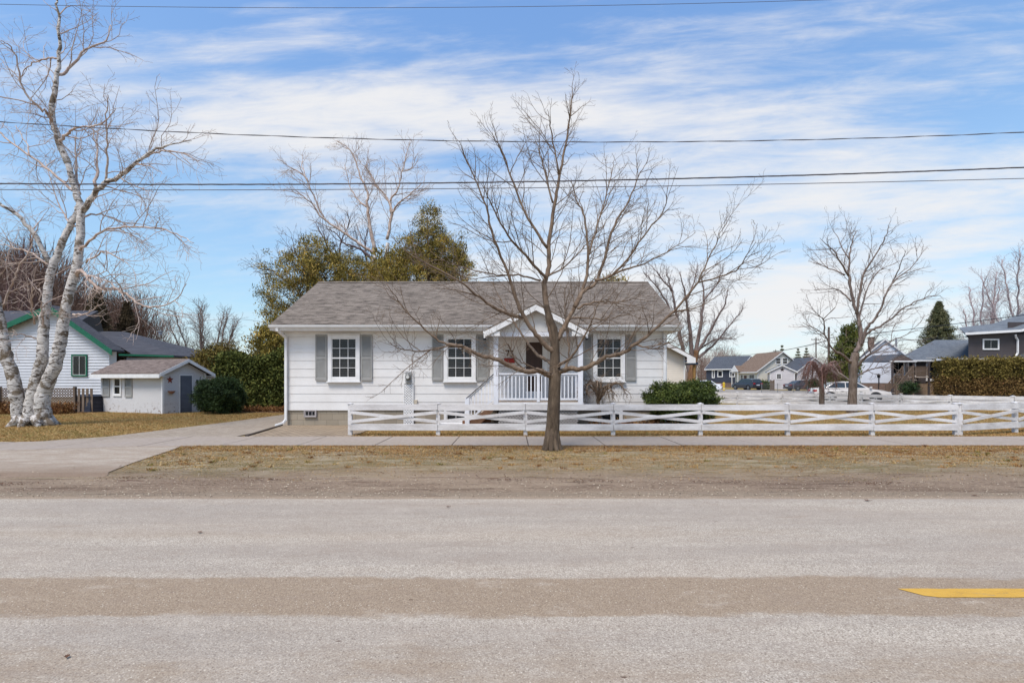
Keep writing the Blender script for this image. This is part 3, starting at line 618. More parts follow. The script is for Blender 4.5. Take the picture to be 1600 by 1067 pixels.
for (c_, sh) in ((538.3, ((493.7,511.5),(565.2,582))), (718.8, ((675.2,692),(745.3,764))), (951, ((911.5,925),(977,993.5)))):
    window(H, I4, wx(c_), HY-.02, wz(559.5), .84, 1.33, 3, 4, .125)
    for a, q in sh: shutter(H, I4, wx(a), wx(q), HY-.02, wz(594.5), wz(523))
for c_ in (712.5, 954): window(H, I4, wx(c_), HY+.03, .335, .64, .34, 2, 1, .09, blind=False, mid=False, sill=False)
window(H, I4, wx(485), HY+.03, .42, .36, .18, 3, 1, .035, blind=False, mid=False, sill=False, label='small foundation vent with three slots', pane_mat=M_GLASS, tm=simple('vent_grey', S(178,170,168,.85)))
# porch ------------------------------------------------------------
PY = 16.0; FZ = .88; pxl, pxr = -.58, 2.22
M_DECK = simple('deck_board', S(196,180,166,.8), S(170,152,136,.75), scale=3, rough=.7, stretch=(.3,2,1))
por = MB().box(pxl, pxr, PY, HY-.024, FZ-.045, FZ).build('porch_floor', M_DECK, H)
b = MB(); b.box(pxl+.01, pxr-.01, PY-.03, PY-.002, FZ-.24, FZ-.01); b.box(pxl-.025, pxl-.002, PY, HY-.03, FZ-.24, FZ-.01); b.box(pxr+.002, pxr+.025, PY, HY-.03, FZ-.24, FZ-.01)
b.build('rim_board', M_TRIM, por)
pz_t = 3.06
M_PFR = simple('porch_post_paint', S(238,238,243,.9), scale=3, rough=.55)
for xx in (pxl+.08, pxr-.08): MB().box(xx-.075, xx+.075, PY-.04, PY+.11, FZ-.25, pz_t).build('porch_post', M_PFR, H, bevel=.01)
MB().box(.82-.045, .82+.045, PY-.035, PY+.035, FZ, 1.78).build('porch_post', M_PFR, H, bevel=.006)
def railing(p0, p1, nb, name='railing'):
    b = MB(); p0 = Vector(p0); p1 = Vector(p1); up = Vector((0,0,1))
    b.beam(p0+up*.88, p1+up*.88, .09, .045); b.beam(p0+up*.835, p1+up*.835, .035, .045); r = b.build(name, M_PFR, H)
    MB().beam(p0+up*.09, p1+up*.09, .035, .06).build('bottom_rail', M_PFR, r)
    c = MB()
    for i in range(nb): q = p0 + (p1-p0)*((i+.5)/nb); c.box(q.x-.018, q.x+.018, q.y-.018, q.y+.018, q.z+.12, q.z+.812)
    c.build('balusters', M_PFR, r); return r
railing((pxl+.16, PY+.03, FZ), (.775, PY+.03, FZ), 10); railing((.865, PY+.03, FZ), (pxr-.16, PY+.03, FZ), 10)
railing((pxr-.08, PY+.12, FZ), (pxr-.08, HY-.05, FZ), 9)
# porch roof
ax = .735; az_ = 3.93; ex0, ex1 = -.82, 2.29; ez_ = 3.12; pf = 15.72; yb_ = 18.8
b = MB(); th = .05
b.add([(ex0,pf,ez_),(ax,pf,az_),(ex1,pf,ez_),(ex0,yb_,ez_),(ax,yb_,az_),(ex1,yb_,ez_),(ex0,pf,ez_-th),(ax,pf,az_-th),(ex1,pf,ez_-th),(ex0,yb_,ez_-th),(ax,yb_,az_-th),(ex1,yb_,ez_-th)],
      [(0,1,4,3),(1,2,5,4),(0,6,7,1),(1,7,8,2),(0,3,9,6),(2,8,11,5),(6,9,10,7),(7,10,11,8)])
pr = b.build('porch_roof', shingle('porch_shingle', S(154,140,126,.48), S(190,174,158,.50), S(98,86,76,.42), swap=True), H)
b = MB()
for sx, s0 in ((ex0, -1), (ex1, 1)):
    tx = (ax-sx); k = .02
    b.prism([(sx, pf-k, ez_-.052), (ax, pf-k, az_-.052), (ax, pf-k, az_-.225), (sx, pf-k, ez_-.225)], (0,.035,0))
b.box(ex0, ex0+.45, pf+.016, pf+.05, ez_-.2, ez_-.055); b.box(ex1-.45, ex1, pf+.016, pf+.05, ez_-.2, ez_-.055)
b.box(ex0-.02, ex0-.001, pf, HY-.5, ez_-.2, ez_-.055); b.box(ex1+.001, ex1+.02, pf, HY-.5, ez_-.2, ez_-.055)
b.build('rake_board', M_TRIM, pr)
b = MB(); k = (az_-ez_)/(ax-ex0)
b.prism([(pxl, PY-.05, pz_t), (pxr, PY-.05, pz_t), (pxr, PY-.05, ez_-.05+ (ex1-pxr)*k), (ax, PY-.05, az_-.06), (pxl, PY-.05, ez_-.05+(pxl-ex0)*k)], (0,.05,0)); b.build('gable_panel', M_WHITE, pr)
b = MB(); b.box(pxl-.02, pxr+.02, PY-.045, PY+.1, pz_t-.14, pz_t-.002); b.box(pxl, pxl+.1, PY+.1, HY-.022, pz_t-.14, pz_t-.01); b.box(pxr-.1, pxr, PY+.1, HY-.022, pz_t-.14, pz_t-.01)
b.box(pxl+.1, pxr-.1, PY+.1, HY-.022, pz_t-.03, pz_t-.01); b.build('porch_beam', M_PFR, H)
# gutters of the porch with their end caps and floodlights below
for xx in (ex0-.02, ex1+.02):
    MB().box(xx-.05, xx+.05, pf+.03, HY-.55, ez_-.13, ez_-.05).build('gutter', M_TRIM, pr)
    q = MB().tube([(xx, pf+.06, ez_-.13), (xx, pf+.05, ez_-.27)], [.035,.03], 10).build('security_camera', M_TRIM, H)
    MB().lathe((xx, pf+.05, ez_-.32), [(.02,.0),(.045,.01),(.045,.05),(.02,.06)], 12).build('lens', M_DARK, q)
MB().lathe((.75, PY+.75, pz_t-.1), [(.03,.07),(.09,.05),(.11,.02),(.09,0)], 16).build('ceiling_lamp', simple('frosted_glass', S(235,225,200,.9), rough=.3), H)
# door
dx0, dx1 = wx(819.5), wx(849.5); dz = FZ + 2.03
M_DOOR = simple('brown_door', S(84,62,52,.7), S(66,48,42,.7), scale=3, rough=.45, stretch=(4,1,.4))
def dfn(b):
    b.box(dx0-.12, dx0, HY-.07, HY-.021, FZ, dz+.12); b.box(dx1, dx1+.12, HY-.07, HY-.021, FZ, dz+.12); b.box(dx0, dx1, HY-.069, HY-.021, dz, dz+.12); b.box(dx0-.16, dx1+.16, HY-.09, HY-.021, dz+.12, dz+.16)
fr = place(I4, dfn).build('door_frame', M_TRIM, H)
b = MB(); b.box(dx0+.005, dx1-.005, HY-.035, HY-.023, FZ+.01, dz-.005); dr = b.build('front_door', M_DOOR, H)
b = MB()
for a, c in ((.12,.36),(.42,1.05),(1.12,1.9)):
    for u, v in ((.07,.30),(.36,.59)): b.box(dx0+u, dx0+v, HY-.042, HY-.036, FZ+a, FZ+c)
b.build('door_panel', M_DOOR, dr)
b = MB(); t_ = .045
b.box(dx0+.005, dx0+t_, HY-.062, HY-.045, FZ+.01, dz-.005); b.box(dx1-t_, dx1-.005, HY-.062, HY-.045, FZ+.01, dz-.005)
b.box(dx0+t_, dx1-t_, HY-.062, HY-.045, FZ+.01, FZ+.30); b.box(dx0+t_, dx1-t_, HY-.062, HY-.045, dz-.06, dz-.005)
b.build('screen_door', M_TRIM, H)
MB().tube([(dx1-.07,HY-.066,FZ+.98),(dx1-.07,HY-.09,FZ+.98),(dx1-.07,HY-.09,FZ+1.1),(dx1-.07,HY-.066,FZ+1.1)], .008, 6).build('door_handle', simple('brass', S(180,150,90,.7), rough=.3, metal=.8), H)
b = MB(); b.box(wx(815), wx(853), HY-.42, HY-.06, FZ+.002, FZ+.012); b.build('door_mat', simple('grey_mat', S(120,118,120,.6), scale=20), H)
# house number 78
M_RED = simple('rust_red', S(150,66,44,.8), S(120,50,36,.75), scale=14, rough=.5)
def seg(b, pts, w=.02): 
    for a, c in zip(pts[:-1], pts[1:]): b.beam((a[0],HY-.034,a[1]), (c[0],HY-.034,c[1]), w, .016, up=(0,1,0))
M_NUM = simple('dark_rust', S(78,34,26,.5), S(62,28,22,.5), scale=14)
nx, nz = wx(790), wz(556.5)
b = MB(); seg(b, [(nx,nz+.19),(nx+.115,nz+.19),(nx+.05,nz)], .042); b.build('house_number', M_NUM, H)
nx, nz = wx(799.3), wz(557.5); b = MB()
seg(b, [(nx-.055,nz+.205),(nx+.05,nz+.205),(nx-.005,nz+.125),(nx+.035,nz+.11),(nx+.055,nz+.07),(nx+.04,nz+.025),(nx,nz+.005),(nx-.045,nz+.025)], .04)
b.build('house_number', M_NUM, H)
b = MB(); M_MAIL = simple('red_paint', S(176,46,38,.8), S(140,36,30,.75), scale=10, rough=.4); mx, mz = wx(796.5), wz(563.5)
b.box(mx-.19, mx+.17, HY-.13, HY-.024, mz-.075, mz+.05); b.prism([(mx-.2,HY-.14,mz+.05),(mx-.2,HY-.022,mz+.05),(mx-.2,HY-.022,mz+.1)], (.38,0,0)); b.build('mailbox', M_MAIL, H, bevel=.008)
# stairs going down to the left
b = MB(); ns = 4; run = .20
for i in range(ns):
    xx = pxl - run*(i+1); zt = FZ - (i+1)*FZ/(ns+1)
    b.box(xx-.03, xx+run, PY+.08, HY-.15, zt-.04, zt)
st_ = b.build('porch_steps', M_DECK, H)
b = MB()
for i in range(ns): xx = pxl - run*(i+1); zt = FZ - (i+1)*FZ/(ns+1); b.box(xx+run-.02, xx+run-.003, PY+.1, HY-.17, zt+.001, zt+FZ/(ns+1)-.042)
b.build('riser', simple('brown_wood', S(170,118,84,.7), S(140,92,62,.65), scale=5, rough=.8, stretch=(.3,1,1)), st_)
b = MB(); xa = pxl - run*ns - .06
b.prism([(pxl, PY+.04, FZ-.03), (pxl, PY+.04, FZ-.28), (xa+.25, PY+.04, .0), (xa, PY+.04, .0), (xa, PY+.04, .15)], (0,.035,0)); b.build('stringer', simple('stained_stringer', S(150,112,86,.7), S(120,86,64,.65), scale=5), st_)
b = MB(); b.box(pxl-1.02, pxl-.1, PY+.5, PY+.55, .0, .34); b.build('skirt_board', simple('cedar_board', S(158,108,76,.7), S(120,80,56,.65), scale=4, rough=.8), st_)
MB().box(xa-.03, xa+.11, PY-.02, PY+.12, 0, 1.0).build('newel_post', M_PFR, H, bevel=.008)
b = MB(); p0 = Vector((pxl, PY+.06, FZ)); p1 = Vector((xa, PY+.06, .12)); up = Vector((0,0,1))
b.beam(p0+up*.86, p1+up*.86, .08, .045); b.beam(p0+up*.79, p1+up*.79, .03, .04); b.beam(p0+up*.10, p1+up*.10, .03, .05)
sr = b.build('stair_rail', M_PFR, H); b = MB()
for i in range(8): q = p0 + (p1-p0)*((i+.5)/8); b.box(q.x-.016, q.x+.016, q.y-.016, q.y+.016, q.z+.12, q.z+.78)
b.build('balusters', M_PFR, sr)
MB().tube([(pxl+.02,PY-.01,FZ+.88),(xa,PY-.01,1.0-.02)], .014, 8).build('handrail', M_DARK, sr)
# lattice skirt below the porch
M_LATG = simple('grey_lattice', S(164,160,158,.8), scale=5)
b = MB(); lattice(b, pxl+.16, pxr-.16, PY+.04, .04, FZ-.25, .10, .045, .008); b.build('porch_lattice', M_LATG, H)
MB().box(pxl+.1, pxr-.1, PY+.5, PY+.52, 0, FZ-.26).build('crawlspace_shade', simple('shade_brown', S(84,76,70,.5)), H)  # plain brown sheet stands in for the shade under the porch
# electricity meter and its cable cover
b = MB(); cx_ = wx(639); b.box(cx_-.17, cx_+.17, HY-.06, HY-.022, wz(599.5), wz(579.5)); mb_ = b.build('meter_board', M_TRIM, H, bevel=.006)
MB().box(cx_-.10, cx_+.10, HY-.12, HY-.061, wz(598), wz(581)).build('meter_box', simple('meter_grey', S(176,176,174,.7)), mb_, bevel=.01)
b = MB(); b.lathe((cx_, HY-.12, wz(589)), [(.10,0),(.10,-.04),(.09,-.06),(.085,-.11),(.07,-.12)], 20, 'y'); dial = b.build('meter_glass', simple('meter_dial', S(120,122,120,.6), rough=.15, spec=.8), mb_)
MB().lathe((cx_, HY-.242, wz(589)), [(.055,0),(.055,-.004)], 20, 'y').build('dial', simple('dial_face', S(225,225,220,.8)), dial)
b = MB(); lattice(b, cx_-.15, cx_+.15, HY-.055, .05, wz(600), .088, .034, .008); b.box(cx_-.17, cx_-.145, HY-.076, HY-.026, .05, wz(600)); b.box(cx_+.145, cx_+.17, HY-.076, HY-.026, .05, wz(600)); lc = b.build('lattice_cover', M_TRIM, H); MB().box(cx_-.12, cx_+.12, HY-.034, HY-.023, .05, wz(600)).build('lattice_shade_board', simple('lattice_shade_grey', S(140,140,144,.7)), lc)  # grey board behind the strips paints the shade in the lattice gaps
b = MB(); bx = wx(650); b.box(bx-.055, bx+.055, HY-.09, HY-.022, wz(631), wz(624.5)); b.build('outlet_box', simple('beige_plastic', S(214,200,180,.8)), H, bevel=.008)
tag(MB().tube([(wx(690),16.9,.12),(wx(733),16.9,.13)], .03, 10).build('white_pipe', M_TRIM), 'short white pipe lying low before the basement window', 'pipe')
t = thing('planter_pot', 'dark round planter pot beside the porch steps', 'pot', (-.75,15.85,0))
MB().lathe((-.75,15.85,0), [(.1,0),(.15,.08),(.17,.2),(.18,.24),(.155,.24),(.14,.2)], 16).build('pot', simple('black_plastic', (.02,.02,.022,1), rough=.4), t, smooth=True)
MB().lathe((-.75,15.85,.2), [(.005,.01),(.14,.005),(.14,-.02)], 14).build('soil', M_BED, t)
# rear wing
W = thing('rear_wing', 'beige lap sided rear wing peeking past the right end of the white house', 'building', (-2, 27.5, 0))
M_BEIGE = simple('beige_siding', S(238,228,214,.86), S(224,214,200,.84), scale=1.2, rough=.6)
d_ = 27.5; xr = (1069.5-800)*d_/F; zr_ = CAM_H+(YH-560)*d_/F; ax_ = (985-800)*d_/F; az2 = zr_ + (xr+.45-ax_)*.53
b = MB(); kx = (az2-zr_)/(xr+.45-ax_); xlft = 2*ax_-xr; pk = zr_ + kx*(xr-ax_) + kx*.45
laps(b, d_, .3, zr_+kx*.45, .115, lambda z: xlft, lambda z: xr, .012); laps(b, d_, zr_+kx*.45, pk, .115, lambda z: ax_-(pk-z)/kx, lambda z: ax_+(pk-z)/kx, .012)
b.prism([(xlft,d_,.0),(xr,d_,.0),(xr,d_,zr_+kx*.45),(ax_,d_,pk),(xlft,d_,zr_+kx*.45)], (0,6,0)); b.build('wall', M_BEIGE, W)
MB().box(xr-.06, xr+.02, d_-.04, d_-.013, .3, zr_+.1).build('corner_board', M_TRIM, W)
exr = xr+.45; exl = 2*ax_-exr
b = MB(); b.prism([(exl,d_-.4,zr_+.06),(ax_,d_-.4,az2+.06),(exr,d_-.4,zr_+.06),(exr,d_-.4,zr_+.0),(ax_,d_-.4,az2+.0),(exl,d_-.4,zr_+.0)], (0,6.6,0)); b.build('roof', M_ROOF, W)
b = MB(); b.prism([(ax_,d_-.43,az2),(exr,d_-.43,zr_),(exr,d_-.43,zr_-.26),(xr+.0,d_-.43,zr_-.26),(xr+.0,d_-.43,zr_+.05),(ax_,d_-.43,az2-.2)], (0,.03,0)); b.box(xr+.01, exr-.01, d_-.4, d_+6.2, zr_-.24, zr_-.2); b.build('rake_board', M_TRIM, W)
t = thing('side_canopy', 'dark blue canopy on timber posts at the rear wing', 'canopy', (xr, 30, 0))
b = MB(); cz = CAM_H+(YH-566)*30/F; x1_ = (1089-800)*30/F
b.prism([(xr+.03,29.8,cz),(x1_,29.8,cz-.02),(x1_,29.8,cz-.14),(xr+.03,29.8,cz-.14)], (0,2.6,0)); b.prism([(xr+.03,29.8,cz+.0),(x1_,29.8,cz-.02),(xr+.03,29.8,cz+.25)], (0,2.6,0)); b.build('canopy_roof', simple('navy_metal', S(52,66,86,.6), rough=.4), t)
M_PINE = simple('pine_board', S(190,150,92,.6), S(150,112,64,.55), scale=3, rough=.8, stretch=(3,1,.4))
MB().box(x1_-.25, x1_-.12, 29.9, 30.02, 0, cz-.15).build('post', M_PINE, t)
b = MB()
for i in range(5): b.box(xr+.06+i*.1, xr+.15+i*.1, 32.0, 32.03, 0, cz-.16)
b.build('board_screen', M_PINE, t)
# ------------------------------------------------------------------ white rail fences
def rail_fence(name, label, posts, H_, first=0):
    """posts: list of (x,y). parts: one post each, rails and braces per bay"""
    t = thing(name, label, 'fence', (posts[0][0], posts[0][1], 0))
    for (x, y) in posts:
        pw = .055; b = MB(); b.box(x-pw, x+pw, y-.03, y+.07, -.05, H_); b.box(x-pw-.02, x+pw+.02, y-.05, y+.09, H_, H_+.02)
        b.add([(x-pw,y-.04,H_+.02),(x+pw,y-.04,H_+.02),(x+pw,y+.08,H_+.02),(x-pw,y+.08,H_+.02),(x,y+.02,H_+.045)], [(0,1,4),(1,2,4),(2,3,4),(3,0,4)]); b.build('post', M_FENCE, t, bevel=.004)
    for (a, c) in zip(posts[:-1], posts[1:]):
        A = Vector((a[0], a[1]-.05, 0)); C = Vector((c[0], c[1]-.05, 0)); u = (C-A).normalized(); g = u*.006; nrm = Vector((u.y, -u.x, 0))
        s1, s2, s3, s4 = (random.uniform(-.011, .011) for _ in range(4))
        def rail(z0, z1, sA, sC, nm, off=0):
            o = nrm*off; m = MB(); m.beam(A+g+o+Vector((0,0,(z0+z1)/2+sA)), C-g+o+Vector((0,0,(z0+z1)/2+sC)), .032, z1-z0); m.build(nm, M_FENCE, t, bevel=.004)
        rail(H_-.17, H_-.005, s1, s2, 'top_rail'); rail(.15, .335, s3, s4, 'bottom_rail')
        zl, zh = .40, H_-.225
        m = MB(); m.beam(A+u*.03+Vector((0,0,zh)), C-u*.03+Vector((0,0,zl)), .024, .085); m.build('cross_brace', M_FENCE, t)
        m = MB(); m.beam(A+u*.03-nrm*-.026+Vector((0,0,zl)), C-u*.03-nrm*-.026+Vector((0,0,zh)), .024, .085); m.build('cross_brace', M_FENCE, t)
    return t
fx = [(px-800)*14.45/F for px in (547,684.5,821,958,1094.5,1231,1363,1494)]
rail_fence('rail_fence', 'long white rail fence with crossed braces along the sidewalk', [(x, 14.45) for x in fx], .89)
rail_fence('rail_fence', 'short angled end of white rail fence at the corner by the sidewalk', [(fx[-1]+.13, 14.47), (15.0, 15.25), (17.3, 16.4), (19.6, 17.6)], .89)
rp = [(1077,31.6),(1152,30.0),(1222,28.9),(1296,27.8),(1346,26.9),(1408,25.6),(1485,24.6),(1583,23.5)]
rail_fence('rail_fence', 'white rail fence along the back of the side yard before the side street', [((p-800)*d/F, d) for p, d in rp] + [(25.6, 22.6)], .80)
# ------------------------------------------------------------------ trees
def bark(name, c1, c2, c3, vs=1.0, bs=.6, sc=14):
    n = NT(name); a = n.noise(sc, 6, .7, (1, 1, .28)); f = n.noise(sc*6, 4, .7, (1,1,.4)); w = n.noise(2.2, 4, .6)
    c = n.ramp(a, [(.3, c2), (.55, c1), (.72, c3)]); c = n.mix(n.ramp(f, [(.3, n.g(.5)), (.55, n.g(0))]), c, c2); c = n.mix(n.ramp(w, [(.5, n.g(0)), (.7, n.g(.35))]), c, c3)
    return n.fin(c, .9, n.math('ADD', a, n.math('MULTIPLY', f, .5)), bs, .02)
M_BARK = bark('brown_bark', S(118,100,82,.64), S(76,62,50,.55), S(148,130,110,.68))
M_TWIG = bark('brown_twig', S(144,122,102,.72), S(104,84,68,.62), S(172,152,132,.76), bs=.2)
M_GBARK = bark('grey_bark', S(140,122,108,.7), S(96,80,68,.6), S(164,150,138,.75))
M_GTWIG = bark('grey_twig', S(150,132,122,.75), S(112,94,86,.65), S(172,156,146,.78), bs=.2)
n = NT('birch_bark'); a = n.noise(4.2, 8, .78, (.8, .8, 2.4), dist=1.2); p_ = n.noise(1.5, 5, .65, (1.4,1.4,1.1), dist=.6); f = n.noise(26, 5, .75, (.4,.4,1.8)); f2 = n.noise(80, 4, .7)
c = n.ramp(f, [(.3, S(160,148,138,.72)), (.48, S(226,219,212,.86)), (.75, S(246,241,236,.92))])
c = n.mix(n.ramp(a, [(.52, n.g(0)), (.56, n.g(.95))]), c, n.ramp(f2, [(.35, S(52,38,28,.5)), (.6, S(104,84,62,.6))]))
c = n.mix(n.ramp(p_, [(.53, n.g(0)), (.58, n.g(.85))]), c, n.ramp(f2, [(.35, S(92,74,48,.6)), (.6, S(146,124,96,.65))]))
M_BIRCH = n.fin(c, .8, n.math('ADD', n.math('MULTIPLY', a, -1.2), f2), .8, .03)
M_BTWIG = bark('birch_twig', S(204,182,168,.85), S(150,122,106,.75), S(236,226,218,.9), bs=.15, sc=9)
def tree(name, label, loc, group=None): return thing(name, label, 'tree', loc, group)
def px_tree(name, label, d, base, trunk, limbs, T, mats, extra=None, wmul=1.0, lw=1.0, group=None, crownname='crown'):
    g = P(base[0], base[1], d); t = tree(name, label, (g.x, d, 0), group)
    tr = MB(); k = [P(x, y, d) for x, y, w in trunk]; c = cr(k, 6, 0); ws = np.interp(np.linspace(0, 1, len(c)), np.linspace(0, 1, len(trunk)), [w for *_, w in trunk])
    cw = [q + np.array([0,0,0]) for q in c]; tr.tube(cw, ws/2*d/F*wmul, 14); tr.build('trunk', mats[0], t, smooth=True)
    b = MB()
    for L in limbs:
        pts, w0, w1, dd = L[:4]; limb(b, d, pts, w0*wmul*lw, w1*wmul*lw*.8, dd, L[4] if len(L) > 4 else T, 5, 7, jit=.008*d/11)
    if extra: extra(b)
    b.build(crownname, mats[1], t, smooth=True); return t
# main street tree
T1 = TP(dens=(5.4, 7.5, 9), length=(1.3, .42, .15), ang=(38, 46, 50), rad=(.0105, .0050, .0032), trop=(.07, .03, .02), wob=.13, start=.12, maxl=3, tip=.0026, seg=(7, 5, 3))
import copy
T1B = copy.copy(T1); T1B.start = .5
A = lambda pts, k=3.636, ox=700, oy=420: [(ox + x/k, oy + y/k) for x, y in pts]
B = lambda pts: A(pts, 2.6667, 600, 100)
limbs = [
 (A([(606,430),(588,350),(563,230),(548,80)]) + B([(685,860),(690,740),(715,560),(735,450),(765,290),(782,165),(785,80)]), 15, 1.2, .3),
 (A([(618,400),(650,350),(690,280),(722,210)]) + B([(840,900),(850,800),(835,640),(800,560),(780,480)]), 12, 1.4, .7),
 (A([(722,215),(770,130),(850,60)]) + B([(960,670),(1010,590),(1060,470),(1100,400)]), 9, 1.2, 1.2),
 (B([(880,900),(930,890),(1000,830),(1080,720),(1170,600),(1180,510)]), 6, 1.0, -.9),
 (B([(930,885),(1010,855),(1090,830),(1200,770),(1300,700)]), 5, 1.0, .5),
 (A([(605,470),(560,440),(500,370),(430,270),(380,150),(335,20)]) + B([(450,700),(425,590),(340,390),(325,350)]), 11, 1.2, -.8),
 (B([(672,890),(590,800),(500,690),(440,570),(400,490)]), 6, 1.0, -1.3),
 (B([(680,770),(600,640),(540,500),(490,360),(430,260)]), 6, 1.0, -.3),
 (B([(705,580),(665,430),(645,360),(630,320)]), 4, .9, .5), (B([(730,460),(700,300),(690,240),(680,190)]), 3.5, .9, -.4),
 (A([(590,540),(545,510),(490,470),(420,370),(370,300),(310,200),(240,60)]), 8, 1.0, 1.4, T1B),
 (A([(430,270),(380,270),(280,230),(180,160),(60,70)]) + B([(120,800),(30,720)]), 8.5, 1.0, -1.2),
 (A([(600,612),(560,600),(520,580),(440,582),(350,550),(280,515),(180,490),(90,445),(0,430)]) + A([(1230,460),(1140,450),(1050,400),(940,300),(850,190),(780,90)], 3.81, 400, 420), 12, 1.2, -1.6, T1B),
 (A([(1165,455),(1000,490),(870,480),(800,440)], 3.81, 400, 420), 3.5, 1.0, -1.9),
 (A([(605,600),(650,580),(690,565),(760,570),(830,540),(900,500),(1000,475),(1060,430),(1150,370),(1230,290),(1330,190),(1420,80)]) + B([(1325,870),(1380,760),(1400,710),(1480,580)]), 11.5, .7, -1.0),
 (B([(1310,910),(1450,870),(1510,800),(1550,740)]), 3.5, .9, -1.2),
 (A([(1060,430),(1170,455),(1290,450)]), 4, 1.0, -.7), (A([(610,560),(650,535),(700,500),(760,410),(820,290),(850,200)]), 7, 1.0, -1.2),
 (A([(735,225),(830,190),(930,190),(1010,185),(1130,140)]), 5, .9, .3), (A([(700,280),(800,280),(900,285),(1030,255)]), 4, .9, -1.0),
 (A([(660,580),(690,480),(668,300),(662,110)]), 5.5, 2, 1.6), (B([(690,880),(760,840),(860,740),(960,690)]), 4, .9, 1.2),
 (A([(440,580),(380,520),(340,430),(250,490)]), 3.5, .8, -1.0), 
 (A([(600,600),(500,570),(420,530),(380,490)]), 4.5, .9, -1.5, T1B), (B([(855,790),(900,640),(945,470),(960,400)]), 4, 1, .8),
 (B([(655,905),(560,880),(470,880),(380,860),(250,820),(190,780)]), 4, .9, -.4),
]
def flare(t, d, base, w):
    b = MB(); g = P(base[0], 592, d); g.z = 0
    for i in range(9):
        a = i*2*math.pi/9 + .3; r = w*d/F/2; o = Vector((math.cos(a), math.sin(a), 0))
        b.tube([g+o*r*.62+Vector((0,0,.62)), g+o*r*.66+Vector((0,0,.3)), g+o*r*.8+Vector((0,0,.14)), g+o*r*1.05+Vector((0,0,.04)), g+o*r*1.5+Vector((0,0,-.05))], [r*.16,r*.36,r*.4,r*.32,r*.12], 8)
    return b
mt = px_tree('street_tree', 'bare brown branching tree on the verge in front of the white house porch', 11.4, (863, 706),
   [(863,712,26),(863,700,25),(864,660,24),(866,620,22),(867,590,22),(867,560,18),(867,535,15.5),(865,515,14),(859,498,12.5),(854,476,9)], limbs, T1, (M_BARK, M_TWIG), wmul=.87, lw=.92)
flare(mt, 11.4, (863,706), 24).build('root_flare', M_BARK, mt, smooth=True)
# left birch clump
T2 = TP(dens=(2.3, 3.7, 5.0), length=(2.0, .9, .42), ang=(42, 45, 45), rad=(.021, .0095, .0058), trop=(.03, -.02, -.05), wob=.17, start=.1, maxl=3, tip=.0045, seg=(8, 6, 4))
Z4 = lambda pts: A(pts, 5.927, 0, 460)
Z2 = lambda pts: A(pts, 2.54, 0, 0)
Z1 = lambda pts: A(pts, 3.81, 0, 420)
D2 = 17.6; g = G(50, 665)
bt = tree('birch_tree', 'multi stemmed white birch with peeling bark on the left lawn', ((52-800)*D2/F, D2, 0))
tr = MB()
def stem(pts, w0, w1, dd, per=6, d0=0): 
    n = len(pts); k = [P(x, y, D2 + d0 + (dd-d0)*i/(n-1)) for i, (x, y) in enumerate(pts)]; c = cr(k, per, .012); 
    w = np.linspace(w0, w1, len(c)) * .80 * (1 + .035*np.sin(np.arange(len(c))*1.9+w0)); w[:3] *= (1.3, 1.12, 1.04); tr.tube(c, w/2*D2/F, 14)
stem([(32,667)] + Z4([(170,980),(125,800),(60,560),(20,380),(0,240)]) + [(-6,470),(-12,430),(-18,380)], 25, 10, -.6)
stem([(46,664)] + Z4([(290,1000),(340,780),(390,600),(400,430),(410,250),(430,60)]) + [(80,425),(98,378),(118,338),(124,318)], 24, 9, 0)
stem([(66,664)] + Z4([(400,960),(440,820),(520,640),(560,430),(590,230),(620,60)]) + Z2([(310,1020),(322,850),(302,760),(270,650)]), 27, 10, 0)
stem([(48,664),(47,640),(50,610)], 30, 20, .3, d0=.3)
tr.build('trunk', M_BIRCH, bt, smooth=True)
b = MB()
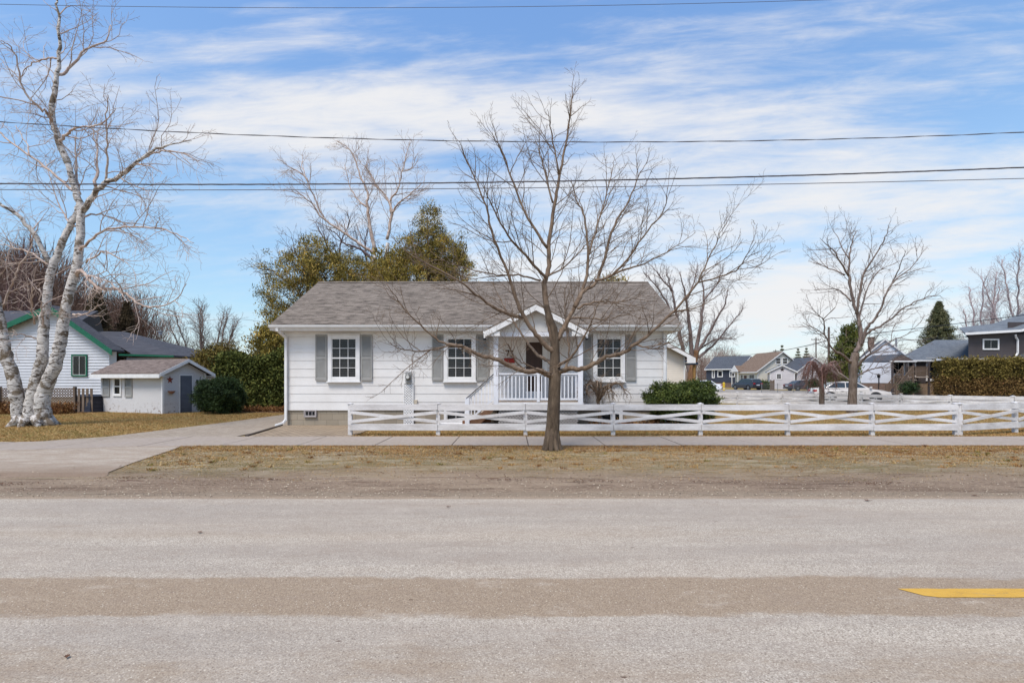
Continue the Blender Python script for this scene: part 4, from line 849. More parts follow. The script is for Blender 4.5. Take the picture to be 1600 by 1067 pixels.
bl = [(Z2([(270,650),(230,550),(205,440),(225,330),(230,250),(235,140),(228,20),(232,-40)]), 10, 1.6, -.2),
 (Z2([(325,840),(400,740),(470,700),(560,630),(640,580),(760,560)]), 9, 1.0, -1.2), (Z2([(229,300),(262,285),(340,200),(420,160),(440,100)]), 5, 1.0, .8),
 (Z2([(210,500),(190,450),(150,420),(90,350),(50,200),(0,160)]), 5, 1.0, -1.5), (Z2([(234,235),(180,235),(120,260),(80,310)]), 3, 1, .9),
 (Z2([(234,570),(262,535),(300,510),(400,490),(460,430)]), 5, 1.0, -.8), (Z2([(305,770),(250,720),(120,620),(0,530),(-60,480)]), 5, 1.2, 1.2),
 (Z2([(310,990),(340,970),(430,910),(600,900),(700,930),(770,965)]), 4.5, .9, -1.6), (Z1([(440,40),(490,10),(560,100),(720,130),(800,190),(900,230),(1030,190),(1110,90)]), 5.5, .9, -2.0),
 (Z2([(380,740),(388,640),(370,520)]), 5, 1.4, .8), (Z2([(312,770),(302,690),(297,540)]), 5, 1.4, .5), (Z2([(190,1040),(130,920),(60,850),(0,810),(-40,800)]), 7, 3, -.9),
 (Z1([(15,225),(60,120),(100,30)]) + [(45,390),(60,350)], 4, 1.2, -.5), (Z2([(420,720),(425,600),(420,480),(430,380)]), 3.5, 1, -1.3),
 (Z1([(200,330),(190,200),(195,100)]) , 3, 1, -.9), (Z1([(270,380),(250,260),(235,120)]), 3, 1.4, -.6), (Z1([(235,420),(120,390),(40,400)]), 2.2, .8, -1),
 (Z1([(440,270),(520,265),(620,200)]), 3, .8, -.8), (Z2([(330,860),(400,850),(480,880),(560,940)]), 3, .8, .5), (Z2([(300,900),(240,830),(180,640)]), 3, .9, 1.4),
 (Z2([(340,1040),(420,1000),(520,1060)]), 3, .8, -1.4), (Z1([(470,30),(600,60),(700,120),(760,200)]), 3, .8, -2.4), (Z2([(210,1060),(110,1000),(0,970)]), 4, 1.3, .9),
 (Z2([(560,635),(640,600),(730,610),(790,640)]), 3, .8, -.8), (Z2([(120,620),(100,560),(60,500)]), 2.2, .8, 1), (Z2([(470,700),(540,740),(610,760)]), 2.4, .7, -1.4)]
lm = MB()
for i_, (pts, w0, w1, dd) in enumerate(bl):
    if w0 >= 7:
        c, r = limb(lm, D2, pts, w0, w1, dd, None, 5, 8, jit=.02); spawn(b, c, r, 0, T2)
    else: limb(b, D2, pts, w0, w1, dd, T2, 5, 7, jit=.02)
lm.build('limbs', M_BIRCH, bt, smooth=True)
b.build('crown', M_BTWIG, bt, smooth=True)
b = MB(); gx, gy = (52-800)*D2/F, D2
for i in range(9):
    a = -2.9 + i*.72; o = Vector((math.cos(a), math.sin(a)*.8, 0)); c0 = Vector((gx, gy, 0)); b.tube([c0+o*.38+Vector((0,0,.3)), c0+o*.55+Vector((0,0,.1)), c0+o*.78+Vector((0,0,-.04))], [.17,.13,.05], 8)
b.build('root_flare', M_BIRCH, bt, smooth=True)
# right yard tree
T3 = TP(dens=(3.2, 4.6, 5.5), length=(1.7, .7, .28), ang=(42, 46, 48), rad=(.018, .009, .0058), trop=(.08, .05, .02), wob=.14, start=.14, maxl=3, tip=.004, seg=(7, 5, 3))
C3 = lambda pts: A(pts, 3.335, 1200, 300)
px_tree('yard_tree', 'bare spreading grey tree between the front and rear white fences, right of the house', 24.2, (1331, 645),
  [(1331,647,15),(1332,618,12),(1333,590,11.5),(1333,570,13),(1337,552,11)], [
  (C3([(455,840),(482,770),(475,680),(450,590),(420,450),(425,350),(440,250),(465,200)]), 9, 1, .4), (C3([(460,640),(490,450),(540,360),(600,260),(640,150)]), 5, .9, -1.2),
  (C3([(420,440),(350,320),(270,240)]), 4, .8, -1), (C3([(435,570),(360,510),(240,510)]), 3.5, .8, 1), (C3([(400,430),(300,390),(210,360)]), 3, .8, 1.6),
  (C3([(485,800),(510,720),(550,670),(590,600),(640,480),(740,400),(830,290)]), 6.5, .9, -1.5), (C3([(490,760),(540,720),(600,690),(720,600),(830,550),(900,540)]), 5.5, .9, -.6),
  (C3([(455,920),(500,870),(540,840),(640,780),(780,720)]), 5.5, .9, -2), (C3([(455,960),(520,930),(560,920),(640,915),(720,940)]), 3.5, .8, 1.2),
  (C3([(440,900),(400,860),(330,810),(290,740),(180,680)]), 6, .9, -1.2), (C3([(292,745),(285,660),(200,620)]), 3, .8, -1), (C3([(286,665),(350,600)]), 2, .8, -.5),
  (C3([(470,700),(500,560),(560,430),(680,360)]), 3.5, .8, 1.8), (C3([(640,480),(690,380),(720,300)]), 2.5, .8, -1), (C3([(425,350),(370,260),(340,190)]), 2.5, .8, .8),
  (C3([(540,840),(520,780),(560,750)]), 2.4, .8, -2.2), (C3([(430,980),(380,950),(340,900)]), 3.5, 1, 1)], T3, (M_GBARK, M_GTWIG), lw=.82)
# behind the house on the right
T4 = TP(dens=(4.2, 5.6, 6.0), length=(1.25, .7, .35), ang=(34, 38, 40), rad=(.018, .010, .0065), trop=(.07, .05, .03), wob=.13, start=.1, maxl=3, tip=.006, seg=(7, 5, 3))
px_tree('maple_tree', 'bare rusty brown maple rising behind the right end of the house roof', 38, (1085, 612),
  [(1082,635,16),(1080,600,13),(1082,575,12),(1088,548,9)], [
  ([(1080,590),(1066,540),(1058,500),(1050,455),(1040,425)], 8, 1.2, .8), ([(1083,580),(1078,520),(1072,470),(1062,425)], 8, 1.2, -1), ([(1086,560),(1094,510),(1100,465),(1096,430)], 7, 1.2, 1.4),
  ([(1088,552),(1108,520),(1130,480),(1138,450)], 5, 1.2, -1.4), ([(1088,560),(1112,542),(1135,515),(1160,485)], 5, 1.2, .5), ([(1060,510),(1040,470),(1020,440),(1005,425)], 4, 1, 1.2),
  ([(1090,548),(1120,530),(1150,530)], 3, 1, -1), ([(1058,500),(1030,480),(1000,470)], 3, 1, -1), ([(1050,455),(1030,430),(1018,415)], 3, 1, 0), ([(1099,470),(1120,445),(1130,420)], 3, 1, .8), ([(1072,470),(1085,440),(1090,412)], 3, 1, .8)],
  T4, (bark('rust_bark', S(150,112,80,.7), S(96,66,46,.6), S(170,134,100,.7)), bark('rust_twig', S(142,124,118,.72), S(110,92,88,.65), S(162,144,138,.72), bs=.1)))
# birches and tangle behind the house on the left
T5 = TP(dens=(2.4, 3.8, 5), length=(2.0, 1.0, .45), ang=(38, 40, 42), rad=(.028, .014, .009), trop=(.06, .0, -.03), wob=.16, start=.15, maxl=3, tip=.006, seg=(7, 5, 4))
D5 = lambda pts: A(pts, 3.5575, 380, 200)
px_tree('birch_tree', 'tall bare white birch with curved limbs behind the middle of the house roof', 34, (590, 640), [(590,650,12),(588,560,10),(586,450,8),(585,400,6.5)], [
  (D5([(735,690),(700,520),(690,420),(692,360),(640,240),(600,130),(520,70)]), 6, 1, 0), (D5([(690,440),(640,400),(600,340),(560,200)]), 3, .8, 1.5), (D5([(735,700),(640,640),(560,580),(440,500),(380,420),(310,370),(220,345)]), 5, .9, -2),
  (D5([(450,500),(400,400),(330,260),(190,175)]), 3, .8, -1), (D5([(360,300),(330,220),(330,140)]), 2, .8, 1)], T5, (M_BIRCH, M_BTWIG))
px_tree('birch_tree', 'forked white birch trunk standing just left of the tallest cedar behind the house', 33, (602, 640), [(600,650,9),(600,560,8),(602,430,7),(606,380,6)], [
  (D5([(800,620),(825,480),(820,400),(860,340),(890,220),(930,60)]), 5, 1, 0), (D5([(822,480),(800,390),(740,320),(700,240),(600,140)]), 3.5, .8, 1.5), (D5([(828,470),(870,410),(940,360),(1010,290)]), 3.5, .8, -1), (D5([(885,240),(930,230),(960,160)]), 2.2, .8, .6)], T5, (M_BIRCH, M_BTWIG))
px_tree('bare_tree', 'bare dark tangled tree behind the left part of the house roof', 36, (560, 640), [(590,650,10),(588,560,8),(585,450,7),(578,415,6)], [
  (D5([(740,780),(700,710),(640,670),(560,640),(520,590),(480,560)]), 5, 1, 0), ([(560,440),(520,400),(500,360),(490,345)], 3, .8, 1), ([(540,440),(530,390),(545,350),(540,330)], 3, .8, -1), ([(575,420),(570,380),(580,340)], 3, .8, 1), ([(500,440),(470,410),(455,370)], 3, .8, -1), ([(460,450),(430,425),(395,420)], 2.5, .8, -1)],
  TP(dens=(3.0, 3.2, 3.4), length=(2.0, 1.0, .45), ang=(38, 40, 42), rad=(.03, .016, .010), trop=(.08, .03, 0), wob=.16, start=.1, maxl=3, tip=.007, seg=(7, 5, 4)), (M_GBARK, bark('plum_twig', S(130,112,112,.7), S(98,80,80,.65), S(150,132,130,.7), bs=.1)))
def px_simple(name, label, d, x, top, w, ns, T, mats, gy=None, group=None, stemw=5, lean=0, low=.25):
    """multi-stem bare tree: stems fan up from the base to the given crown width"""
    g = Vector(((x-800)*d/F, d, 0)); t = tree(name, label, g, group); tr = MB(); b = MB(); Ht = CAM_H + (YH-top)*d/F; hw = w*d/F/2
    hb = Ht*low; tr.tube([g+Vector((0,0,-.1)), g+Vector((0,0,hb*.5)), g+Vector((lean,0,hb))], [stemw*d/F*.65, stemw*d/F*.5, stemw*d/F*.45], 9); tr.build('trunk', mats[0], t, smooth=True)
    for i in range(ns):
        f = (i+.5)/ns*2-1; f += random.uniform(-.12,.12); dy = random.uniform(-.6,.6)*hw
        e = g + Vector((f*hw, dy, Ht*(1-.28*f*f)*random.uniform(.86,1))); s_ = g + Vector((lean, 0, hb*random.uniform(.8,1)))
        m1 = s_ + (e-s_)*.35 + Vector((f*hw*.22, 0, -.02*Ht)); m2 = s_ + (e-s_)*.7 + Vector((f*hw*.14, 0, 0))
        c = cr([s_, m1, m2, e], 5, .02*d/20); r = np.linspace(stemw*.35, .6, len(c))*d/F; b.tube(c, r, 6); spawn(b, c, r, 0, T)
    b.build('crown', mats[1], t, smooth=True); return t
TF = lambda k: TP(dens=(4.2/k, 6.5/k, 6.5/k), length=(1.5*k, .7*k, .32*k), ang=(36, 38, 40), rad=(.017*k, .010*k, .0065*k), trop=(.08,.05,.03), wob=.15, start=.12, maxl=3, tip=.005*k, seg=(6,4,3))
px_simple('bare_tree', 'bare fan shaped tree behind the hedge, between the shed and the house', 46, 322, 462, 105, 9, TF(1.3), (M_GBARK, M_GTWIG))
px_simple('bare_tree', 'pale bare birch tree behind the clipped hedge near the right edge', 62, 1535, 418, 75, 6, TF(1.6), (M_BIRCH, bark('pink_twig', S(196,176,176,.8), S(160,138,138,.75), S(212,196,194,.8), bs=.1)))
px_simple('bare_tree', 'large pale bare tree cut off by the right edge of the view', 56, 1612, 350, 150, 9, TF(1.7), (M_BIRCH, bark('pink_twig_light', S(190,172,170,.8), S(156,136,134,.75), S(210,194,192,.8), bs=.1)))
px_simple('bare_tree', 'bare tree rising over the roof of the left neighbour, behind the birch', 52, 30, 352, 150, 9, TF(1.4), (M_GBARK, bark('rose_twig', S(132,104,100,.6), S(100,76,72,.55), S(150,122,116,.6), bs=.1)))
# small weeping trees
def weeping(name, label, d, x, base_y, top, w, mats, tw=4, n=9, drop=.5, side=0):
    g = Vector(((x-800)*d/F, d, 0)); t = tree(name, label, g); s_ = d/F; Ht = CAM_H + (YH-top)*s_; hw = w*s_/2; tr = MB(); b = MB()
    kz = Ht*.62; tr.tube(cr([g+Vector((0,0,-.05)), g+Vector((.02,0,kz*.5)), g+Vector((-.03,0,kz*.8)), g+Vector((.0,0,kz))], 4, .012), np.linspace(tw*s_*.6, tw*s_*.42, 13), 8); tr.build('trunk', mats[0], t, smooth=True)
    T = TP(dens=(7/hw, 9/hw, 8/hw), length=(hw*.75, hw*.4, hw*.22), ang=(50,50,45), rad=(.012*hw, .008*hw, .005*hw), trop=(-.16,-.2,-.22), wob=.24, start=.15, maxl=3, tip=.003*hw, seg=(7,5,4))
    for i in range(n):
        a = i/n*2*math.pi + random.uniform(-.3,.3); o = Vector((math.cos(a)+side*.3, math.sin(a), 0)); k0 = g + Vector((0,0,kz*random.uniform(.8,1)))
        pts = [k0, k0+o*hw*.3+Vector((0,0,Ht*.2)), k0+o*hw*.62+Vector((0,0,Ht*.28)), k0+o*hw*.92+Vector((0,0,Ht*.28-Ht*.5*drop*random.uniform(.5,1.2)))]
        c = cr(pts, 5, .02*hw); r = np.linspace(tw*.4, .5, len(c))*s_; b.tube(c, r, 6); spawn(b, c, r, 0, T)
    b.build('crown', mats[1], t, smooth=True); return t
weeping('ornamental_tree', 'small twisted bare shrub tree in front of the right house window', 16.6, 936, 650, 586, 84, (M_BARK, M_TWIG), 5, 10, .35, .5)
M_RTW = bark('russet_twig', S(158,122,112,.65), S(118,84,76,.6), S(178,146,136,.65), bs=.1)
weeping('weeping_tree', 'small weeping bare tree beside the spreading yard tree, past the first fence', 26.0, 1284, 638, 556, 62, (M_GBARK, M_RTW), 7, 12, .8)
# ------------------------------------------------------------------ evergreens
CED = [(0, S(50,48,24,.66)), (.3, S(98,90,42,.78)), (.6, S(150,132,60,.88)), (.85, S(186,158,82,.9)), (1, S(184,126,72,.85))]
M_CED = tone_mat('cedar_foliage', CED, .8); M_HEDGE = tone_mat('hedge_foliage', [(0, S(52,46,26,.6)), (.3, S(98,84,42,.66)), (.6, S(136,120,56,.7)), (.85, S(166,146,80,.74)), (1, S(166,118,76,.7))], .8)
M_CED2 = tone_mat('cedar_hedge_foliage', [(0, S(48,56,26,.65)), (.35, S(80,88,40,.7)), (.7, S(114,120,56,.75)), (1, S(150,142,74,.75))], .8)
M_YEW = tone_mat('yew_foliage', [(0, S(36,48,22,.65)), (.4, S(66,80,36,.75)), (.75, S(98,110,50,.8)), (1, S(140,146,76,.8))], .6)
M_YEW2 = tone_mat('dark_yew_foliage', [(0, S(30,42,24,.6)), (.5, S(56,76,42,.65)), (1, S(92,112,62,.7))], .6)
M_SPR = tone_mat('spruce_foliage', [(0, S(60,68,44,.65)), (.5, S(106,110,76,.7)), (1, S(156,146,106,.75))], .8)
def cedar(label, d, x, top, base_w, parts, n, per=46, size=.16, mat=None, name='cedar_tree', spread=.2, group=None):
    """parts: list of (px, py, half width px, half height px, depth half m)"""
    g = Vector(((x-800)*d/F, d, 0)); t = tree(name, label, g, group); Ht = CAM_H + (YH-top)*d/F
    MB().tube([g+Vector((0,0,-.1)), g+Vector((.05,0,Ht*.5)), g+Vector((0,0,Ht*.93))], [.2,.12,.03], 8).build('trunk', M_BARK, t, smooth=True)
    b = MB(); cl = []
    tot = sum(p[2]*p[3] for p in parts)
    for (px, py, hw, hh, dep) in parts:
        c = P(px, py, d + (dep*.2)); m = int(n*hw*hh/tot); e = ell(c, (hw*d/F, dep, hh*d/F), m, .35); cl.append(e)
        for q in e[::5]: b.tube([(g.x+(q[0]-g.x)*.1, g.y+(q[1]-g.y)*.1, max(.3, q[2]-abs(q[0]-g.x)*.7-.2)), q], [.022,.006], 4, cap=False)
    cl = np.concatenate(cl); cl = cl[cl[:, 2] > .15]
    b.build('branches', M_BARK, t); leaves('foliage', mat or M_CED, t, cl, per, size*1.25, spread, .26, up=1.3, tj=.45); return t
cedar('tall golden green cedar behind the middle of the house roof', 31, 668, 316, 0, [(672,352,26,36,1.3),(664,395,50,44,1.9),(700,420,38,50,1.7),(662,450,62,80,2.2),(722,440,20,50,1.1),(720,385,8,24,.6),(690,400,40,40,1.8),(640,430,34,50,1.8)], 900, 58, .11, spread=.15)
cedar('broad olive cedar behind the left end of the house roof', 30, 480, 372, 0, [(492,395,34,26,1.6),(460,425,46,34,1.9),(520,440,62,52,2.2),(440,465,34,30,1.8),(425,488,16,24,1.2),(560,430,44,36,2.0),(585,460,40,60,2.0),(455,520,34,70,1.8),(500,425,50,36,2)], 1020, 52, .11, spread=.16)
cedar('low ragged cedar just left of the tall golden one behind the roof', 33, 612, 400, 0, [(612,420,24,34,1.4),(606,460,34,50,1.6)], 220, 34, .2, spread=.22)
cedar('small cedar top showing over the right part of the house roof', 34, 952, 433, 0, [(952,448,26,14,1.3),(955,480,34,34,1.4)], 120, 34, .2)
cedar('narrow dark cedar beside the white gabled house on the right', 47, 1322, 505, 0, [(1330,530,11,26,.8),(1322,560,17,34,1.1),(1316,590,20,26,1.2)], 300, 40, .24, M_CED2, spread=.2)
def hedge(name, label, x0, x1, y0, y1, z1, mat, n, ang=0, org=(0,0), size=.15, per=40, topf=None, spread=.14, mat2=None, zc=0):
    t = thing(name, label, 'hedge', (org[0], org[1], 0)); ca, sa = math.cos(ang), math.sin(ang)
    fr = rng.random(n); u = rng.uniform(x0, x1, n); v = rng.uniform(y0, y1, n); z = rng.uniform(.12, z1, n); dd = rng.uniform(0, .22, n)
    v = np.where(fr < .5, y0+dd, v); z = np.where((fr >= .5) & (fr < .78), z1-dd, z); u = np.where((fr >= .78) & (fr < .84), x0+dd, u); u = np.where((fr >= .84) & (fr < .9), x1-dd, u)
    wob = .10*np.sin(u*2.1+z*1.3) + .07*np.sin(u*5.3) ; v = v + wob; 
    if topf: z = np.minimum(z, z1) * topf(u)
    z = z * (1 + .03*np.sin(u*3.7) + .02*np.sin(u*9))
    cl = np.stack([org[0]+u*ca-v*sa, org[1]+u*sa+v*ca, z], 1)
    if mat2:
        low_ = cl[:, 2] + .12*np.sin(cl[:, 0]*2.3) + rng.normal(0, .14, n) < zc; leaves('lower_foliage', mat2, t, cl[low_], per, size, spread, .42, up=.5, tj=.5); cl = cl[~low_]
    leaves('foliage', mat, t, cl, per, size, spread, .42, up=.5, tj=.5)
    b = MB()
    for i in np.arange(x0+.3, x1, .7):
        vv = (y0+y1)/2; q = (org[0]+i*ca-vv*sa, org[1]+i*sa+vv*ca)
        b.tube([(q[0],q[1],-.05),(q[0]+.05,q[1],z1*.5),(q[0],q[1],z1*.9)], [.05,.035,.01], 6)
        for k in range(7): a = random.random()*6.28; h = random.uniform(.3, z1*.8); b.tube([(q[0],q[1],h),(q[0]+.4*math.cos(a),q[1]+.4*math.sin(a),h+.3)], [.02,.006], 4)
    b.build('stems', M_BARK, t); return t
hedge('clipped_hedge', 'long clipped olive hedge in front of the grey houses at the right edge', 0, 22, 0, 1.6, 3.15, M_HEDGE, 3000, R(-9), (37.4, 44.0), .16, 46, spread=.17, mat2=tone_mat('rusty_hedge', [(0, S(60,46,30,.6)), (.3, S(112,84,50,.68)), (.6, S(146,116,66,.7)), (.85, S(166,136,84,.74)), (1, S(160,100,72,.7))], .8), zc=1.7)
hedge('cedar_hedge', 'tall dark cedar hedge behind the driveway, left of the house', 0, 6.5, 0, 1.6, 3.0, M_CED2, 1500, R(-2), (-15.6, 27.0), .15, 44, lambda u: .86 + .14*np.clip(u/5.5, 0, 1) + .06*np.sin(u*2.2))
cedar('rounded cedar growing at the left rear corner of the house', 28.5, 432, 508, 0, [(425,540,28,34,1.3),(430,580,28,50,1.4)], 340, 44, .15, M_CED, spread=.16)
cedar('yellowish cedar behind the right end of the shed roof', 31, 350, 532, 0, [(350,556,30,18,1.2),(330,566,26,18,1.0),(362,585,38,28,1.3)], 260, 40, .15, M_HEDGE, spread=.17)
def bush(label, d, cx, cy, hw, hh, dep, mat, n, size, per=60, spread=.07):
    c = P(cx, cy, d); t = thing('yew_bush', label, 'bush', (c.x, d, 0)); cl = ell((c.x, d, c.z), (hw*d/F, dep, hh*d/F), n, .62); cl = cl[cl[:, 2] > .06]
    leaves('foliage', mat, t, cl, per, size, spread, .3, up=.3, tj=.4)
    b = MB()
    for i in range(14):
        a = i*2.4; b.tube([(c.x,d,0),(c.x+math.cos(a)*hw*d/F*.3,d+math.sin(a)*dep*.3,c.z*.6),(c.x+math.cos(a)*hw*d/F*.75,d+math.sin(a)*dep*.75,c.z*(1+.3*math.sin(i)))], [.04,.025,.008], 5)
    b.build('stems', M_BARK, t); return t
bush('wide green yew bush at the right front corner of the house behind the fence', 16.5, 1068, 628, 52, 32, .85, M_YEW, 800, .075, 62, .055)
bush('rounded dark green yew bush at the right side of the shed', 23.6, 343, 618, 34, 27, .9, M_YEW2, 700, .09, 60, .07)
bush('small green shrub beside the cream gabled house far away', 76, 1193, 602, 9, 5, .8, M_YEW, 60, .25, 40, .2)
bush('small dark shrub below the porch stairs of the grey roofed house', 44, 1420, 606, 8, 7, .6, M_YEW2, 60, .18, 40, .14)
bush('low dark shrub between the dark sedan and the beige car', 60, 1274, 599, 9, 6, .8, M_YEW2, 60, .2, 40, .18)
# spruce: whorls of drooping boughs
def spruce(label, d, x, top, base_y, w, n=26, group=None, mat=None):
    g = Vector(((x-800)*d/F, d, 0)); t = tree('spruce_tree', label, g, group); Ht = CAM_H + (YH-top)*d/F; hw = w*d/F/2; b = MB(); cl = []
    MB().tube([g, g+Vector((0,0,Ht*.98))], [.22,.03], 8).build('trunk', M_BARK, t); z0 = max(.6, CAM_H+(YH-base_y)*d/F - 1.5)
    for i in range(n):
        f = i/(n-1); z = z0 + (Ht-z0)*f; r = hw*(1-f)**.9*random.uniform(.82,1.1) + .03
        for k in range(9):
            a = k*2*math.pi/9 + i*.7 + random.uniform(-.2,.2); rr = r*random.uniform(.75,1.12); o = Vector((math.cos(a), math.sin(a), 0))
            p0 = g+Vector((0,0,z)); p1 = p0+o*rr*.6+Vector((0,0,-.10*rr)); p2 = p0+o*rr+Vector((0,0,-.02*rr)); b.tube([p0,p1,p2], [.03,.02,.006], 4, cap=False)
            for q in np.linspace(.3, 1, 7): s_ = p0+(p2-p0)*q; cl.append((s_.x, s_.y, s_.z-.1*rr*math.sin(q*3)))
    b.build('branches', M_BARK, t); leaves('foliage', mat or M_SPR, t, np.array(cl), 26, .020*Ht/1.2, .010*Ht, .3, droop=.3, tj=.5); return t
spruce('conical spruce standing behind the grey roofed porch house', 72, 1467, 474, 560, 92, 34)
spruce('tiny dark spruce tip above the cream gabled house', 110, 1222, 541, 590, 26, 12)
spruce('small dark spruce behind the grey houses, left of the utility poles', 120, 1247, 546, 590, 40, 14)
spruce('small dark spruce beside the utility poles in the distance', 120, 1260, 545, 590, 36, 14)
spruce('dark spruce rising behind the neighbour roof at the left edge', 50, 152, 450, 560, 80, 26, None, tone_mat('dim_spruce', [(0, S(58,50,36,.55)), (.5, S(98,84,60,.6)), (1, S(136,116,84,.65))], .8))
spruce('dark spruce behind the neighbour roof, right of the taller one', 52, 198, 474, 560, 78, 24, None, tone_mat('dim_spruce_brown', [(0, S(60,48,36,.5)), (.5, S(96,80,58,.55)), (1, S(132,114,84,.6))], .8))
# far bare woods that read as one mass
def woods(name, label, d0, d1, spans, n, mat, hvar=.3, dens=260):
    """spans: list of (px0, px1, top_py) at distance d0"""
    V = []; tones = []
    for (a, b_, top) in spans:
        m = int(n*(b_-a)/100)
        for i in range(m):
            d = random.uniform(d0, d1); x = (random.uniform(a, b_)-800)*d/F; H_ = (CAM_H+(YH-top)*d0/F)*random.uniform(1-hvar, 1.08); w = H_*.32; tn = random.random()
            k = dens; z = H_*(.12+.88*rng.random(k)**.7); r = w*np.sqrt(np.clip(1-((z/H_-.6)/.62)**2, .05, 1))*rng.random(k)**.6
            an = rng.uniform(0, 6.283, k); bx = x+np.cos(an)*r*.85; by = d+np.sin(an)*r*.85; L = H_*rng.uniform(.06,.16,k)
            dx = np.cos(an)*.45+rng.normal(0,.25,k); dy = np.sin(an)*.45+rng.normal(0,.25,k); wd = H_*.0028
            p0 = np.stack([bx-wd, by, z], 1); p1 = np.stack([bx+wd, by, z], 1); p2 = np.stack([bx+dx*L, by+dy*L, z+L], 1); V.append(np.stack([p0,p1,p2],1).reshape(-1,3)); tones.append(np.clip(tn*.6+.4*rng.random(k),0,1))
            tw = H_*.012; q = np.array([[x-tw,d,0],[x+tw,d,0],[x+random.uniform(-.3,.3),d,H_*.9],[x,d-tw,0],[x,d+tw,0],[x+random.uniform(-.3,.3),d,H_*.9]]); V.append(q); tones.append(np.array([tn*.6,tn*.6]))
    o = raw_mesh(name, np.concatenate(V), 3, mat, None, np.concatenate(tones)); tag(o, label, 'woods', None, 'stuff')
M_WOOD = tone_mat('far_twig', [(0, S(104,80,72,.65)), (.5, S(138,112,102,.68)), (1, S(172,150,140,.72))], .9)
M_WOODD = tone_mat('dark_far_twig', [(0, S(78,60,52,.6)), (.5, S(112,88,78,.62)), (1, S(146,122,110,.66))], .9)
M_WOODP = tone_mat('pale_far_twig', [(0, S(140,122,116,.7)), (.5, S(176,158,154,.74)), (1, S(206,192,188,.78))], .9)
woods('far_woods', 'distant leafless brown woods behind the street on the right', 120, 170, [(1080,1160,556),(1090,1150,542),(1160,1240,562),(1240,1310,552),(1380,1450,556),(1395,1440,545),(1450,1530,560),(1050,1700,572)], 34, M_WOOD)
woods('left_woods', 'leafless brown woods behind the left neighbour house', 62, 85, [(-120,60,385),(-60,110,400),(60,190,430),(150,240,470),(230,290,535)], 22, M_WOODD, dens=460)
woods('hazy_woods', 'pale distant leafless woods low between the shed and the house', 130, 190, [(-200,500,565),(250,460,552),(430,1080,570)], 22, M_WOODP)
# leafy litter and dead perennials by the wooden fence
M_DEAD = tone_mat('dead_perennial', [(0, S(92,56,32,.55)), (.5, S(150,98,56,.58)), (1, S(196,156,104,.6))], .9)
def clump(label, x0, x1, y, h, n, name='dead_plants'):
    c = np.stack([rng.uniform(x0, x1, n), y + rng.uniform(-.4, .4, n), rng.uniform(.03, h, n)*rng.uniform(.3,1,n)], 1)
    o = leaves(name, M_DEAD, None, c, 30, .13, .07, .25, up=1.2, tj=.8); tag(o, label, 'dead plants', None, 'stuff')
clump('rusty dead leaves and stems along the wooden lattice fence', -28, -20.2, 23.4, .55, 420)
clump('dead leaves in the bed under the dark hedge', -15.2, -10.4, 25.3, .14, 160)
clump('low dead plants in the foundation bed behind the fence', 2.6, 5.3, 16.7, .14, 90)
# ------------------------------------------------------------------ other houses
def RZm(a, x=0, y=0, z=0): return Matrix.Translation((x, y, z)) @ Matrix.Rotation(a, 4, 'Z')
def gable_house(name, label, corner, ang, W_, L_, ze, zr, wallmat, roofmat, trim=None, lap=.14, base=.3, ov=.35, rake=.2, basemat=None, cat='house', apex=.5, smooth_wall=False, fasc=.16):
    """local frame: gable wall on y=0 from x=0..W_, side walls run to y=L_; origin at the gable's left corner"""
    trim = trim or M_TRIM
    t = thing(name, label, cat, (corner[0], corner[1], 0), None, ang, True)
    xa = W_*apex; b = MB(); pk = zr
    f = lambda z: 0 if z <= ze else (z-ze)/(pk-ze)
    b.prism([(0,0,base-.02),(W_,0,base-.02),(W_,0,ze),(xa,0,pk),(0,0,ze)], (0,L_,0))
    if not smooth_wall:
        laps(b, 0, base, pk, lap, lambda z: f(z)*xa, lambda z: W_-f(z)*(W_-xa), .014)
        b.M = RZm(R(-90), 0, L_); laps(b, 0, base, ze, lap, lambda z: 0, lambda z: L_, .014)
        b.M = RZm(R(90), W_, 0); laps(b, 0, base, ze, lap, lambda z: 0, lambda z: L_, .014); b.M = None
    b.build('wall', wallmat, t)
    if base > .05: MB().box(.02, W_-.02, .02, L_-.02, -.2, base-.021).build('foundation', basemat or M_BLOCK, t)
    sl = (pk-ze)/xa; sr = (pk-ze)/(W_-xa); zl = ze - ov*sl; z_r = ze - ov*sr; th = .09; k = .05
    b = MB(); b.prism([(-ov,-rake,zl+k),(xa,-rake,pk+k),(W_+ov,-rake,z_r+k),(W_+ov,-rake,z_r+k+th),(xa,-rake,pk+k+th),(-ov,-rake,zl+k+th)], (0,L_+2*rake,0)); b.build('roof', roofmat, t)
    b = MB()
    for y in (-rake-.025, L_+rake):
        b.prism([(-ov-.02,y,zl+k-fasc*.6),(xa,y,pk+k-fasc*.6),(W_+ov+.02,y,z_r+k-fasc*.6),(W_+ov+.02,y,z_r+k+th*.8),(xa,y,pk+k+th*.8),(-ov-.02,y,zl+k+th*.8)], (0,.025,0))
        b.build('rake_board', trim, t); b = MB()
    b = MB(); b.box(-ov-.06, -ov-.001, -rake, L_+rake, zl-.09, zl+k+.04); b.build('gutter', trim, t); b = MB(); b.box(W_+ov+.001, W_+ov+.06, -rake, L_+rake, z_r-.09, z_r+k+.04); b.build('gutter', trim, t)
    b = MB()
    for x0_, x1_ in ((-ov, 0), (W_, W_+ov)): b.box(x0_, x1_, -rake+.01, L_+rake-.01, (zl if x0_ < 0 else z_r)-.02, (zl if x0_ < 0 else z_r)+.01)
    b.build('soffit', trim, t)
    b = MB()
    for (x, y) in ((-.02,-.03),(W_-.06,-.03)): b.box(x, x+.08, y, -.0145, base, ze)
    b.box(-.03, -.0145, -.03, .06, base, ze); b.box(W_+.0145, W_+.03, -.03, .06, base, ze); b.build('corner_board', trim, t)
    return t
def side_M(L_): return RZm(R(-90), 0, L_)
